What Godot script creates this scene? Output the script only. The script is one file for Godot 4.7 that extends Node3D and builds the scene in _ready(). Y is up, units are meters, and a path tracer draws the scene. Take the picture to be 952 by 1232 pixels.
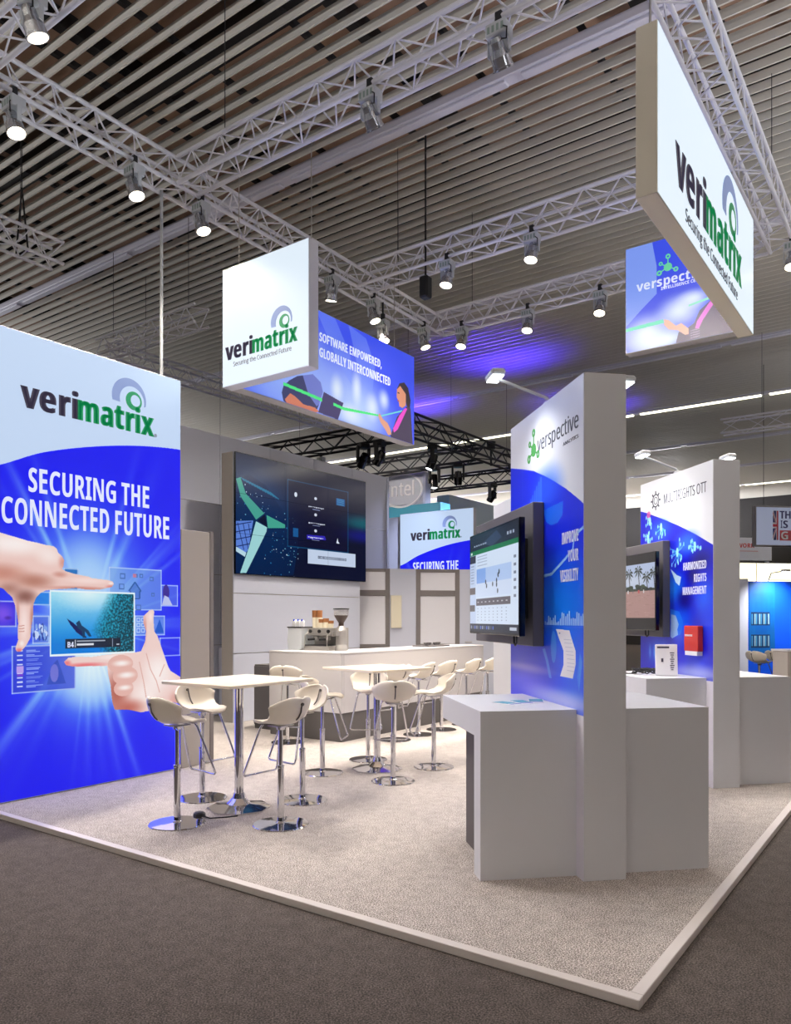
extends Node3D
# Exhibition stand in a large hall. World x runs along the stand's front edge, world -z runs into the hall.

var M := {}
var counts := {}
var rods := {}
var font_regular: Font
var font_bold: Font
var rng := RandomNumberGenerator.new()

# ---------------------------------------------------------------- helpers: places, names, tags
func P(u: float, y: float, v: float) -> Vector3:
	return Vector3(u, y, -v)

func put(o: Node3D, called: String, parent: Node) -> void:
	var key := str(parent.get_instance_id()) + ":" + called
	var n: int = counts.get(key, 0)
	counts[key] = n + 1
	o.name = called if n == 0 else "%s_%03d" % [called, n]
	parent.add_child(o, true)

func tag(o: Node, label: String, category: String, group := "", kind := "") -> void:
	if label != "": o.set_meta("label", label)
	if category != "": o.set_meta("category", category)
	if group != "": o.set_meta("group", group)
	if kind != "": o.set_meta("kind", kind)

func thing(called: String, at: Vector3, turn: float, label: String, category: String, group := "", kind := "") -> Node3D:
	var o := Node3D.new()
	put(o, called, self)
	o.position = at
	o.rotation.y = turn
	tag(o, label, category, group, kind)
	return o

func copy_of(o: Node3D, at: Vector3, turn: float, label: String) -> Node3D:
	var c: Node3D = o.duplicate()
	var called: String = str(o.name)
	put(c, called, self)
	c.position = at
	c.rotation.y = turn
	c.set_meta("label", label)
	return c

func begin() -> SurfaceTool:
	var s := SurfaceTool.new()
	s.begin(Mesh.PRIMITIVE_TRIANGLES)
	return s

func obj(called: String, s: SurfaceTool, material: Material, parent: Node) -> MeshInstance3D:
	var o := MeshInstance3D.new()
	var m: ArrayMesh = s.commit()
	m.surface_set_material(0, material)
	o.mesh = m
	put(o, called, parent)
	return o

func inst(called: String, mesh: Mesh, parent: Node, t: Transform3D) -> MeshInstance3D:
	var o := MeshInstance3D.new()
	o.mesh = mesh
	put(o, called, parent)
	o.transform = t
	return o

# ---------------------------------------------------------------- helpers: shapes
func face(s: SurfaceTool, pts: Array, c: Vector3) -> void:
	var n := Vector3.ZERO
	var mid := Vector3.ZERO
	for k in range(1, pts.size() - 1):
		n += (pts[k + 1] - pts[0]).cross(pts[k] - pts[0])
	for p in pts: mid += p
	mid /= float(pts.size())
	if n.dot(mid - c) < 0.0:
		pts = pts.duplicate()
		pts.reverse()
		n = -n
	n = n.normalized()
	for k in range(1, pts.size() - 1):
		for p in [pts[0], pts[k], pts[k + 1]]:
			s.set_normal(n)
			s.set_uv(Vector2(0.02, 0.02))
			s.add_vertex(p)

func box(s: SurfaceTool, t: Transform3D, size: Vector3, bev := 0.0) -> void:
	# a box centred on t with bevelled edges
	var h := size * 0.5
	var b: float = min(bev, min(h.x, min(h.y, h.z)) * 0.9)
	var q := func(sg: Array, axis: int) -> Vector3:
		var p := Vector3.ZERO
		for k in 3:
			p[k] = sg[k] * (h[k] if k == axis else h[k] - b)
		return t * p
	var c := t.origin
	for a in 3:
		var b1 := (a + 1) % 3
		var c1 := (a + 2) % 3
		for sa in [-1.0, 1.0]:
			var pts := []
			for w in [[-1.0, -1.0], [-1.0, 1.0], [1.0, 1.0], [1.0, -1.0]]:
				var sg := [0.0, 0.0, 0.0]
				sg[a] = sa; sg[b1] = w[0]; sg[c1] = w[1]
				pts.append(q.call(sg, a))
			face(s, pts, c)
			if b <= 0.0: continue
			for sb in [-1.0, 1.0]:
				var e1 := [0.0, 0.0, 0.0]
				var e2 := [0.0, 0.0, 0.0]
				e1[a] = sa; e1[b1] = sb; e1[c1] = -1.0
				e2[a] = sa; e2[b1] = sb; e2[c1] = 1.0
				face(s, [q.call(e1, a), q.call(e2, a), q.call(e2, b1), q.call(e1, b1)], c)
	if b > 0.0:
		for x in [-1.0, 1.0]:
			for y in [-1.0, 1.0]:
				for z in [-1.0, 1.0]:
					var sg := [x, y, z]
					face(s, [q.call(sg, 0), q.call(sg, 1), q.call(sg, 2)], c)

func span(s: SurfaceTool, lo: Vector3, hi: Vector3, bev := 0.0) -> void:
	box(s, Transform3D(Basis(), (lo + hi) * 0.5), (hi - lo).abs(), bev)

func block(called: String, lo: Vector3, hi: Vector3, material: Material, parent: Node, bev := 0.004) -> MeshInstance3D:
	var s := begin()
	span(s, lo, hi, bev)
	return obj(called, s, material, parent)

func prism(s: SurfaceTool, pts: Array, z0: float, z1: float, t := Transform3D()) -> void:
	# an outline in x and y, extruded along z; concave outlines are cut into triangles
	var poly := PackedVector2Array()
	for p in pts: poly.append(p)
	if Geometry2D.is_polygon_clockwise(poly): poly.reverse()
	var tri := Geometry2D.triangulate_polygon(poly)
	for side in [[z0, -1.0], [z1, 1.0]]:
		var z: float = side[0]
		var n: Vector3 = (t.basis * Vector3(0, 0, side[1])).normalized()
		for k in range(0, tri.size(), 3):
			var ids := [tri[k], tri[k + 1], tri[k + 2]]
			var a := poly[ids[0]]
			var cr := (poly[ids[1]] - a).cross(poly[ids[2]] - a)
			if (cr > 0.0) == (side[1] > 0.0): ids.reverse()
			for i in ids:
				s.set_normal(n)
				s.set_uv(Vector2(0.02, 0.02))
				s.add_vertex(t * Vector3(poly[i].x, poly[i].y, z))
	for k in poly.size():
		var a := poly[k]
		var b := poly[(k + 1) % poly.size()]
		var out := Vector3(b.y - a.y, a.x - b.x, 0)
		var mid := Vector3((a.x + b.x) * 0.5, (a.y + b.y) * 0.5, (z0 + z1) * 0.5)
		face(s, [t * Vector3(a.x, a.y, z0), t * Vector3(b.x, b.y, z0), t * Vector3(b.x, b.y, z1), t * Vector3(a.x, a.y, z1)], t * (mid - out.normalized()))

func tube(s: SurfaceTool, pts: Array, r: float, seg := 8, cap := true) -> void:
	var up := Vector3.UP
	var d0: Vector3 = (pts[1] - pts[0]).normalized()
	if abs(d0.dot(up)) > 0.9: up = Vector3.RIGHT
	var side := d0.cross(up).normalized()
	var rings := []
	for i in pts.size():
		var d: Vector3
		if i == 0: d = (pts[1] - pts[0]).normalized()
		elif i == pts.size() - 1: d = (pts[i] - pts[i - 1]).normalized()
		else: d = ((pts[i + 1] - pts[i]).normalized() + (pts[i] - pts[i - 1]).normalized()).normalized()
		side = (side - d * side.dot(d)).normalized()
		var o := d.cross(side)
		var ring := []
		for k in seg:
			var a := TAU * k / seg
			ring.append(side * cos(a) + o * sin(a))
		rings.append(ring)
	for i in pts.size() - 1:
		for k in seg:
			var k2 := (k + 1) % seg
			var n := [rings[i][k], rings[i][k2], rings[i + 1][k2], rings[i + 1][k]]
			var v := [pts[i] + n[0] * r, pts[i] + n[1] * r, pts[i + 1] + n[2] * r, pts[i + 1] + n[3] * r]
			var order := [0, 1, 2, 0, 2, 3]
			if (v[2] - v[0]).cross(v[1] - v[0]).dot(n[0] + n[1]) < 0.0: order = [0, 2, 1, 0, 3, 2]
			for q in order:
				s.set_normal(n[q])
				s.set_uv(Vector2(0.02, 0.02))
				s.add_vertex(v[q])
	if cap:
		for e in [0, pts.size() - 1]:
			var c: Array = []
			for k in seg: c.append(pts[e] + rings[e][k] * r)
			face(s, c, pts[1] if e == 0 else pts[e - 1])

func lathe(s: SurfaceTool, prof: Array, seg := 24, t := Transform3D()) -> void:
	# (radius, height) pairs turned round y; every strip of the profile is flat in section
	for i in prof.size() - 1:
		var a: Vector2 = prof[i]
		var b: Vector2 = prof[i + 1]
		var n2 := Vector2(b.y - a.y, a.x - b.x).normalized()
		for k in seg:
			var a0 := TAU * k / seg
			var a1 := TAU * (k + 1) / seg
			var v := []
			var n := []
			for w in [[a, a0], [a, a1], [b, a1], [b, a0]]:
				v.append(t * Vector3(w[0].x * cos(w[1]), w[0].y, w[0].x * sin(w[1])))
				n.append((t.basis * Vector3(n2.x * cos(w[1]), n2.y, n2.x * sin(w[1]))).normalized())
			var g: Vector3 = (v[2] - v[0]).cross(v[1] - v[0]) + (v[3] - v[0]).cross(v[2] - v[0])
			var order := [0, 1, 2, 0, 2, 3]
			if g.dot(n[0] + n[1]) < 0.0: order = [0, 2, 1, 0, 3, 2]
			for q in order:
				s.set_normal(n[q])
				s.set_uv(Vector2(0.02, 0.02))
				s.add_vertex(v[q])

func rod(called: String, a: Vector3, b: Vector3, r: float, material: Material, parent: Node) -> MeshInstance3D:
	# a straight round bar; all bars of one material share a mesh
	if not rods.has(material):
		var c := CylinderMesh.new()
		c.top_radius = 0.5; c.bottom_radius = 0.5; c.height = 1.0
		c.radial_segments = 8; c.rings = 0
		c.material = material
		rods[material] = c
	var d := b - a
	var up := d.normalized()
	var side := up.cross(Vector3.RIGHT if abs(up.x) < 0.8 else Vector3.UP).normalized()
	var t := Transform3D(Basis(side * r * 2.0, d, side.cross(up) * r * 2.0), (a + b) * 0.5)
	return inst(called, rods[material], parent, t)

func sheet(s: SurfaceTool, t: Transform3D, w: float, h: float, depth: float, uv := Rect2(0, 0, 1, 1)) -> void:
	# a printed slab: x to the right, y up, its face at z = depth; origin at the lower left corner
	var c := t * Vector3(w / 2, h / 2, depth / 2)
	var p := [Vector3(0, 0, depth), Vector3(0, h, depth), Vector3(w, h, depth), Vector3(w, 0, depth)]
	var q := [Vector2(uv.position.x, uv.end.y), uv.position, Vector2(uv.end.x, uv.position.y), uv.end]
	var n := (t.basis * Vector3(0, 0, 1)).normalized()
	for i in [0, 1, 2, 0, 2, 3]:
		s.set_normal(n)
		s.set_uv(q[i])
		s.add_vertex(t * p[i])
	var z := Vector3(0, 0, depth)
	for e in [[0, 1], [1, 2], [2, 3], [3, 0]]:
		face(s, [t * p[e[0]], t * p[e[1]], t * (p[e[1]] - z), t * (p[e[0]] - z)], c)
	face(s, [t * (p[0] - z), t * (p[1] - z), t * (p[2] - z), t * (p[3] - z)], c)

func text(parent: Node, called: String, words: String, material: Material, t: Transform3D, left: float, bottom: float, w: float, h: float, bold := true, depth := 0.004) -> MeshInstance3D:
	# lettering stretched to a given width and height, laid on the plane t (x right, y up, z out)
	var m := TextMesh.new()
	m.text = words
	m.font = font_bold if bold else font_regular
	m.font_size = 48
	m.pixel_size = 0.01
	m.depth = 0.05
	m.curve_step = 1.0
	m.horizontal_alignment = HORIZONTAL_ALIGNMENT_LEFT
	m.material = material
	var bb := m.get_aabb()
	var k := Vector3(w / bb.size.x, h / bb.size.y, depth / bb.size.z)
	return inst(called, m, parent, t * Transform3D(Basis.from_scale(k), Vector3(left, bottom, 0) - bb.position * k))

func ring_shape(s: SurfaceTool, t: Transform3D, c: Vector2, r: float, c2: Vector2, r2: float, a0: float, a1: float, depth := 0.004) -> void:
	# the area between an outer arc and an inner one with another centre
	var n := 28
	for k in n:
		var t0 := lerpf(a0, a1, float(k) / n)
		var t1 := lerpf(a0, a1, float(k + 1) / n)
		var q := [c + Vector2(cos(t0), sin(t0)) * r, c + Vector2(cos(t1), sin(t1)) * r, c2 + Vector2(cos(t1), sin(t1)) * r2, c2 + Vector2(cos(t0), sin(t0)) * r2]
		prism(s, q, 0.0, depth, t)

func disc_shape(s: SurfaceTool, t: Transform3D, c: Vector2, r: float, depth := 0.004) -> void:
	var q := []
	for k in 20: q.append(c + Vector2(cos(TAU * k / 20), sin(TAU * k / 20)) * r)
	prism(s, q, 0.0, depth, t)

# ---------------------------------------------------------------- helpers: materials and computed prints
func mat(c: Color, rough := 0.6, metal := 0.0) -> StandardMaterial3D:
	var m := StandardMaterial3D.new()
	m.albedo_color = c
	m.roughness = rough
	m.metallic = metal
	return m

func glow(c: Color, energy: float) -> StandardMaterial3D:
	var m := mat(Color(0.5, 0.5, 0.5), 0.4)
	m.emission_enabled = true
	m.emission = c
	m.emission_energy_multiplier = energy
	return m

func printed(img: Image, rough := 0.45) -> StandardMaterial3D:
	var m := mat(Color.WHITE, rough)
	img.generate_mipmaps()
	m.albedo_texture = ImageTexture.create_from_image(img)
	return m

func backlit(img: Image, energy: float, rough := 0.35) -> StandardMaterial3D:
	var m := printed(img, rough)
	m.albedo_color = Color(0.35, 0.35, 0.35)
	m.emission_enabled = true
	m.emission = Color.BLACK
	m.emission_texture = m.albedo_texture
	m.emission_operator = BaseMaterial3D.EMISSION_OP_ADD
	m.emission_energy_multiplier = energy
	return m

func canvas(w: int, h: int, c: Color) -> Image:
	var i := Image.create(w, h, false, Image.FORMAT_RGBA8)
	i.fill(c)
	return i

func c8(r: int, g: int, b: int, a := 255) -> Color:
	return Color8(r, g, b, a)

func poly(img: Image, pts: Array, col: Color) -> void:
	# fills an outline given as x, y, x, y ... in shares of the picture
	var w := img.get_width()
	var h := img.get_height()
	var n := pts.size() / 2
	var lo := 1e9
	var hi := -1e9
	for k in n:
		lo = min(lo, pts[2 * k + 1] * h)
		hi = max(hi, pts[2 * k + 1] * h)
	for y in range(max(0, int(lo)), min(h, int(hi) + 1)):
		var xs := []
		for k in n:
			var x0: float = pts[2 * k] * w
			var y0: float = pts[2 * k + 1] * h
			var j := (k + 1) % n
			var x1: float = pts[2 * j] * w
			var y1: float = pts[2 * j + 1] * h
			var yc := y + 0.5
			if (y0 <= yc) != (y1 <= yc):
				xs.append(x0 + (yc - y0) / (y1 - y0) * (x1 - x0))
		xs.sort()
		for k in range(0, xs.size() - 1, 2):
			var a := clampi(roundi(xs[k]), 0, w)
			var b := clampi(roundi(xs[k + 1]), 0, w)
			if b <= a: continue
			if col.a > 0.99:
				img.fill_rect(Rect2i(a, y, b - a, 1), col)
			else:
				for x in range(a, b): img.set_pixel(x, y, img.get_pixel(x, y).blend(col))

func rect(img: Image, x0: float, y0: float, x1: float, y1: float, col: Color) -> void:
	poly(img, [x0, y0, x1, y0, x1, y1, x0, y1], col)

func frame_rect(img: Image, x0: float, y0: float, x1: float, y1: float, t: float, col: Color) -> void:
	var ty := t * img.get_width() / img.get_height()
	rect(img, x0, y0, x1, y0 + ty, col)
	rect(img, x0, y1 - ty, x1, y1, col)
	rect(img, x0, y0, x0 + t, y1, col)
	rect(img, x1 - t, y0, x1, y1, col)

func oval(img: Image, cx: float, cy: float, rx: float, ry: float, col: Color, turn := 0.0) -> void:
	var pts := []
	var asp := float(img.get_width()) / img.get_height()
	for k in 24:
		var x := cos(TAU * k / 24) * rx
		var y := sin(TAU * k / 24) * ry / asp
		pts.append_array([cx + x * cos(turn) - y * sin(turn), cy + (x * sin(turn) + y * cos(turn)) * asp])
	poly(img, pts, col)

func stroke(img: Image, pts: Array, t: float, col: Color) -> void:
	var asp := float(img.get_width()) / img.get_height()
	for k in range(0, pts.size() - 2, 2):
		var a := Vector2(pts[k], pts[k + 1] / asp)
		var b := Vector2(pts[k + 2], pts[k + 3] / asp)
		var o := (b - a).normalized().orthogonal() * t * 0.5
		poly(img, [a.x + o.x, (a.y + o.y) * asp, b.x + o.x, (b.y + o.y) * asp, b.x - o.x, (b.y - o.y) * asp, a.x - o.x, (a.y - o.y) * asp], col)

func puff(img: Image, cx: float, cy: float, rx: float, ry: float, col: Color) -> void:
	# an airbrushed patch in a print
	var w := img.get_width()
	var h := img.get_height()
	for y in range(max(0, int((cy - ry) * h)), min(h, int((cy + ry) * h))):
		for x in range(max(0, int((cx - rx) * w)), min(w, int((cx + rx) * w))):
			var dx := (float(x) / w - cx) / rx
			var dy := (float(y) / h - cy) / ry
			var q := 1.0 - dx * dx - dy * dy
			if q > 0.0:
				var c := img.get_pixel(x, y)
				if c.a > 0.01: img.set_pixel(x, y, c.lerp(Color(col.r, col.g, col.b, c.a), col.a * q * q))

func speckle(size: int, seed_: int, freq: float, dark: Color, light: Color, coarse: float) -> Image:
	# fibres of a carpet: fine grain with coarser mottling under it
	var fine := FastNoiseLite.new()
	fine.seed = seed_
	fine.frequency = freq
	fine.fractal_octaves = 3
	var big := FastNoiseLite.new()
	big.seed = seed_ + 7
	big.frequency = 0.02
	var a := fine.get_seamless_image(size, size)
	var b := big.get_seamless_image(size, size)
	var out := Image.create(size, size, false, Image.FORMAT_RGBA8)
	for y in size:
		for x in size:
			var g := clampf(a.get_pixel(x, y).r * (1.0 - coarse) + b.get_pixel(x, y).r * coarse, 0.0, 1.0)
			g = clampf((g - 0.5) * 2.1 + 0.5 + rng.randf_range(-0.14, 0.14), 0, 1)
			out.set_pixel(x, y, dark.lerp(light, g))
	return out

func world_tex(img: Image, scale: float, rough: float, relief := true) -> StandardMaterial3D:
	var m := printed(img, rough)
	m.uv1_triplanar = true
	m.uv1_world_triplanar = true
	m.uv1_scale = Vector3.ONE * scale
	if relief:
		var n := img.duplicate()
		n.clear_mipmaps()
		n.convert(Image.FORMAT_RGBA8)
		n.bump_map_to_normal_map(3.0)
		m.normal_enabled = true
		m.normal_texture = ImageTexture.create_from_image(n)
		m.normal_scale = 0.6
	return m

const EXPOSURE := 1.0
const FLOOD := 11.5
const ARM := 1.1
const STRIP := 60.0
const STRIP_NEAR := 12.0
const WALL_GLOW := 2.0
const SIGN := 2.0
const PURPLE := 55.0
const ADDED_WASH := 100.0  # strength of the added lamps that lift the ceiling

# ---------------------------------------------------------------- trusses, lamps, signs
func truss(label: String, group: String, a: Vector3, b: Vector3, w: float, material: Material, bay := 0.23, chord := 0.024, brace := 0.009) -> Node3D:
	# four chords and zigzag bracing on all four sides
	var o := thing("lighting_truss", a, 0.0, label, "truss", group)
	var d := b - a
	var fw := d.normalized()
	var up := Vector3.UP
	var side := fw.cross(up).normalized()
	var h := w * 0.5
	var off := [side * h, -side * h, -side * h + up * w, side * h + up * w]
	for k in 4:
		rod("chord", off[k], off[k] + d, chord, material, o)
	var n: int = max(2, roundi(d.length() / bay))
	for k in 4:
		var p: Vector3 = off[k]
		var q: Vector3 = off[(k + 1) % 4]
		for i in n:
			var s0 := d * (float(i) / n)
			var s1 := d * (float(i + 1) / n)
			if (i + k) % 2 == 0: rod("brace", p + s0, q + s1, brace, material, o)
			else: rod("brace", q + s0, p + s1, brace, material, o)
	for q in [0.12, 0.88]: rod("suspension_chain", d * q + up * w, d * q + up * (8.2 - a.y), 0.005, M.dark_metal, o)
	return o

func can_frame(aim: Vector3) -> Basis:
	# y of the can points back along the beam
	var y := -aim.normalized()
	var x := y.cross(Vector3.FORWARD if abs(y.z) < 0.9 else Vector3.RIGHT).normalized()
	return Basis(x, y, x.cross(y))

func floodlight(at: Vector3, turn: float, aim: Vector3, label: String, energy: float, drop := 0.0) -> Node3D:
	# at: underside of the truss chord. A ballast box on a hook clamp, a yoke, and a tilted lamp can
	var o := thing("floodlight", at, turn, label, "floodlight", "floodlights hung from the trusses")
	var s := begin()
	span(s, Vector3(-0.03, -0.02, -0.025), Vector3(0.03, 0.07, 0.025), 0.006)
	tube(s, [Vector3(0, -0.05, 0), Vector3(0, 0.0, 0)], 0.012)
	if drop > 0.0: tube(s, [Vector3(0, 0, 0), Vector3(0, drop, 0)], 0.014)
	obj("clamp", s, M.dark_metal, o)
	block("ballast_box", Vector3(-0.09, -0.15, -0.07), Vector3(0.09, -0.04, 0.07), M.lamp_white, o, 0.008)
	for k in 4:
		for z in [-0.0705, 0.0705]:
			var x := -0.06 + 0.04 * k
			block("vent", Vector3(x - 0.011, -0.125, z - 0.002), Vector3(x + 0.011, -0.07, z + 0.002), M.vent_grey, o, 0.001)
	for sx in [-1.0, 1.0]:
		block("yoke_arm", Vector3(sx * 0.094 - 0.004, -0.27, -0.02), Vector3(sx * 0.094 + 0.004, -0.13, 0.02), M.lamp_white, o, 0.001)
	var c := Vector3(0, -0.25, 0)
	var local_aim := Basis(Vector3.UP, -turn) * aim
	var f := Transform3D(can_frame(local_aim), c)
	s = begin()
	lathe(s, [Vector2(0.0, 0.10), Vector2(0.045, 0.10), Vector2(0.055, 0.07), Vector2(0.06, 0.02), Vector2(0.078, -0.03), Vector2(0.082, -0.10), Vector2(0.088, -0.105), Vector2(0.088, -0.12), Vector2(0.078, -0.12), Vector2(0.074, -0.06), Vector2(0.0, -0.05)], 20, f)
	obj("lamp_can", s, M.lamp_can, o)
	for k in 5:
		var a := TAU * k / 5.0
		s = begin()
		box(s, f * Transform3D(Basis(Vector3.UP, a), Vector3(sin(a), 0, cos(a)) * 0.066 + Vector3(0, 0.02, 0)), Vector3(0.006, 0.1, 0.03), 0.001)
		obj("cooling_fin", s, M.lamp_white, o)
	s = begin()
	lathe(s, [Vector2(0.0, -0.098), Vector2(0.05, -0.1), Vector2(0.076, -0.108), Vector2(0.076, -0.112), Vector2(0.04, -0.116), Vector2(0.0, -0.118)], 20, f)
	obj("lens", s, M.lens, o)
	s = begin()
	tube(s, [Vector3(0.06, -0.1, 0.06), Vector3(0.12, -0.16, 0.1), Vector3(0.11, -0.24, 0.09), Vector3(0.04, -0.19, 0.05)], 0.006, 6)
	obj("power_cable", s, M.black, o)
	var l := SpotLight3D.new()
	l.light_color = Color(1.0, 0.955, 0.9)
	l.light_energy = energy
	l.spot_angle = 46.0
	l.spot_angle_attenuation = 0.8
	l.spot_range = 40.0
	l.light_size = 0.07
	l.shadow_enabled = true
	put(l, "lamp_glow", o)
	l.transform = Transform3D(Basis(f.basis.x, -f.basis.z, f.basis.y), f * Vector3(0, -0.135, 0))
	return o

func arm_lamp(o: Node3D, side: float, energy: float) -> void:
	# a slim display lamp on an arm over the tower's edge; side -1 is over the left face
	var x0 := 0.0 if side < 0.0 else 0.265
	var hd := Vector3(x0 + side * 0.33, 3.165, -0.7)
	var s := begin()
	span(s, Vector3(x0 - side * 0.10, 3.0, -0.73), Vector3(x0 - side * 0.02, 3.025, -0.67), 0.004)
	tube(s, [Vector3(x0 - side * 0.06, 3.02, -0.7), Vector3(x0 - side * 0.02, 3.05, -0.7), hd], 0.011, 8)
	var arm := obj("lamp_arm", s, M.lamp_white, o)
	var aim := (Vector3(x0 + side * 0.3, 1.0, -0.62) - hd).normalized()
	var f := Transform3D(can_frame(aim), hd)
	s = begin()
	box(s, f * Transform3D(Basis(), Vector3(0, 0.02, 0)), Vector3(0.1, 0.045, 0.17), 0.014)
	obj("lamp_head", s, M.lamp_white, arm)
	s = begin()
	box(s, f * Transform3D(Basis(), Vector3(0, -0.005, 0)), Vector3(0.08, 0.008, 0.15), 0.003)
	obj("lamp_glass", s, M.lens_cool, arm)
	var l := SpotLight3D.new()
	l.light_color = Color(0.97, 0.98, 1.0)
	l.light_energy = energy
	l.spot_angle = 66.0
	l.spot_angle_attenuation = 1.0
	l.spot_range = 30.0
	l.light_size = 0.05
	l.shadow_enabled = true
	put(l, "lamp_glow", arm)
	l.transform = Transform3D(Basis(f.basis.x, -f.basis.z, f.basis.y), f * Vector3(0, -0.03, 0))

func company_logo(parent: Node, t: Transform3D, left: float, base: float, w: float, tagline := false) -> void:
	# two-tone word mark with a grey swirl and a green ring over its right half
	var h := w * 0.184
	for k in 2:
		text(parent, "logo_lettering", "veri", M.ink, t, left + w * 0.012 * k, base, w * 0.385, h)
		text(parent, "logo_lettering", "matrix", M.logo_green, t, left + w * 0.389 + w * 0.012 * k, base, w * 0.6, h)
	var c := Vector2(left + w * 0.79, base + w * 0.236)
	var s := begin()
	ring_shape(s, t, c, w * 0.14, c + Vector2(w * 0.024, -w * 0.014), w * 0.102, deg_to_rad(-14), deg_to_rad(196))
	obj("logo_swirl", s, M.logo_grey, parent)
	s = begin()
	ring_shape(s, t, c + Vector2(w * 0.038, -w * 0.012), w * 0.066, c + Vector2(w * 0.052, -w * 0.008), w * 0.041, 0.0, TAU)
	obj("logo_ring", s, M.logo_green, parent)
	if tagline:
		text(parent, "tagline_lettering", "Securing the Connected Future", M.ink_grey, t, left + w * 0.12, base - w * 0.092, w * 0.8, w * 0.062, false)
	else:
		text(parent, "trademark_lettering", "®", M.ink_grey, t, left + w * 1.0, base, w * 0.025, w * 0.025, false)

func area_light(parent: Node, t: Transform3D, w: float, h: float, c: Color, energy: float) -> void:
	# t looks along its -z
	var l := AreaLight3D.new()
	l.area_size = Vector2(w, h)
	l.light_color = c
	l.light_energy = energy
	l.area_normalize_energy = true
	l.shadow_enabled = true
	l.area_range = 40.0
	put(l, "panel_glow", parent)
	l.transform = t

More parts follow.
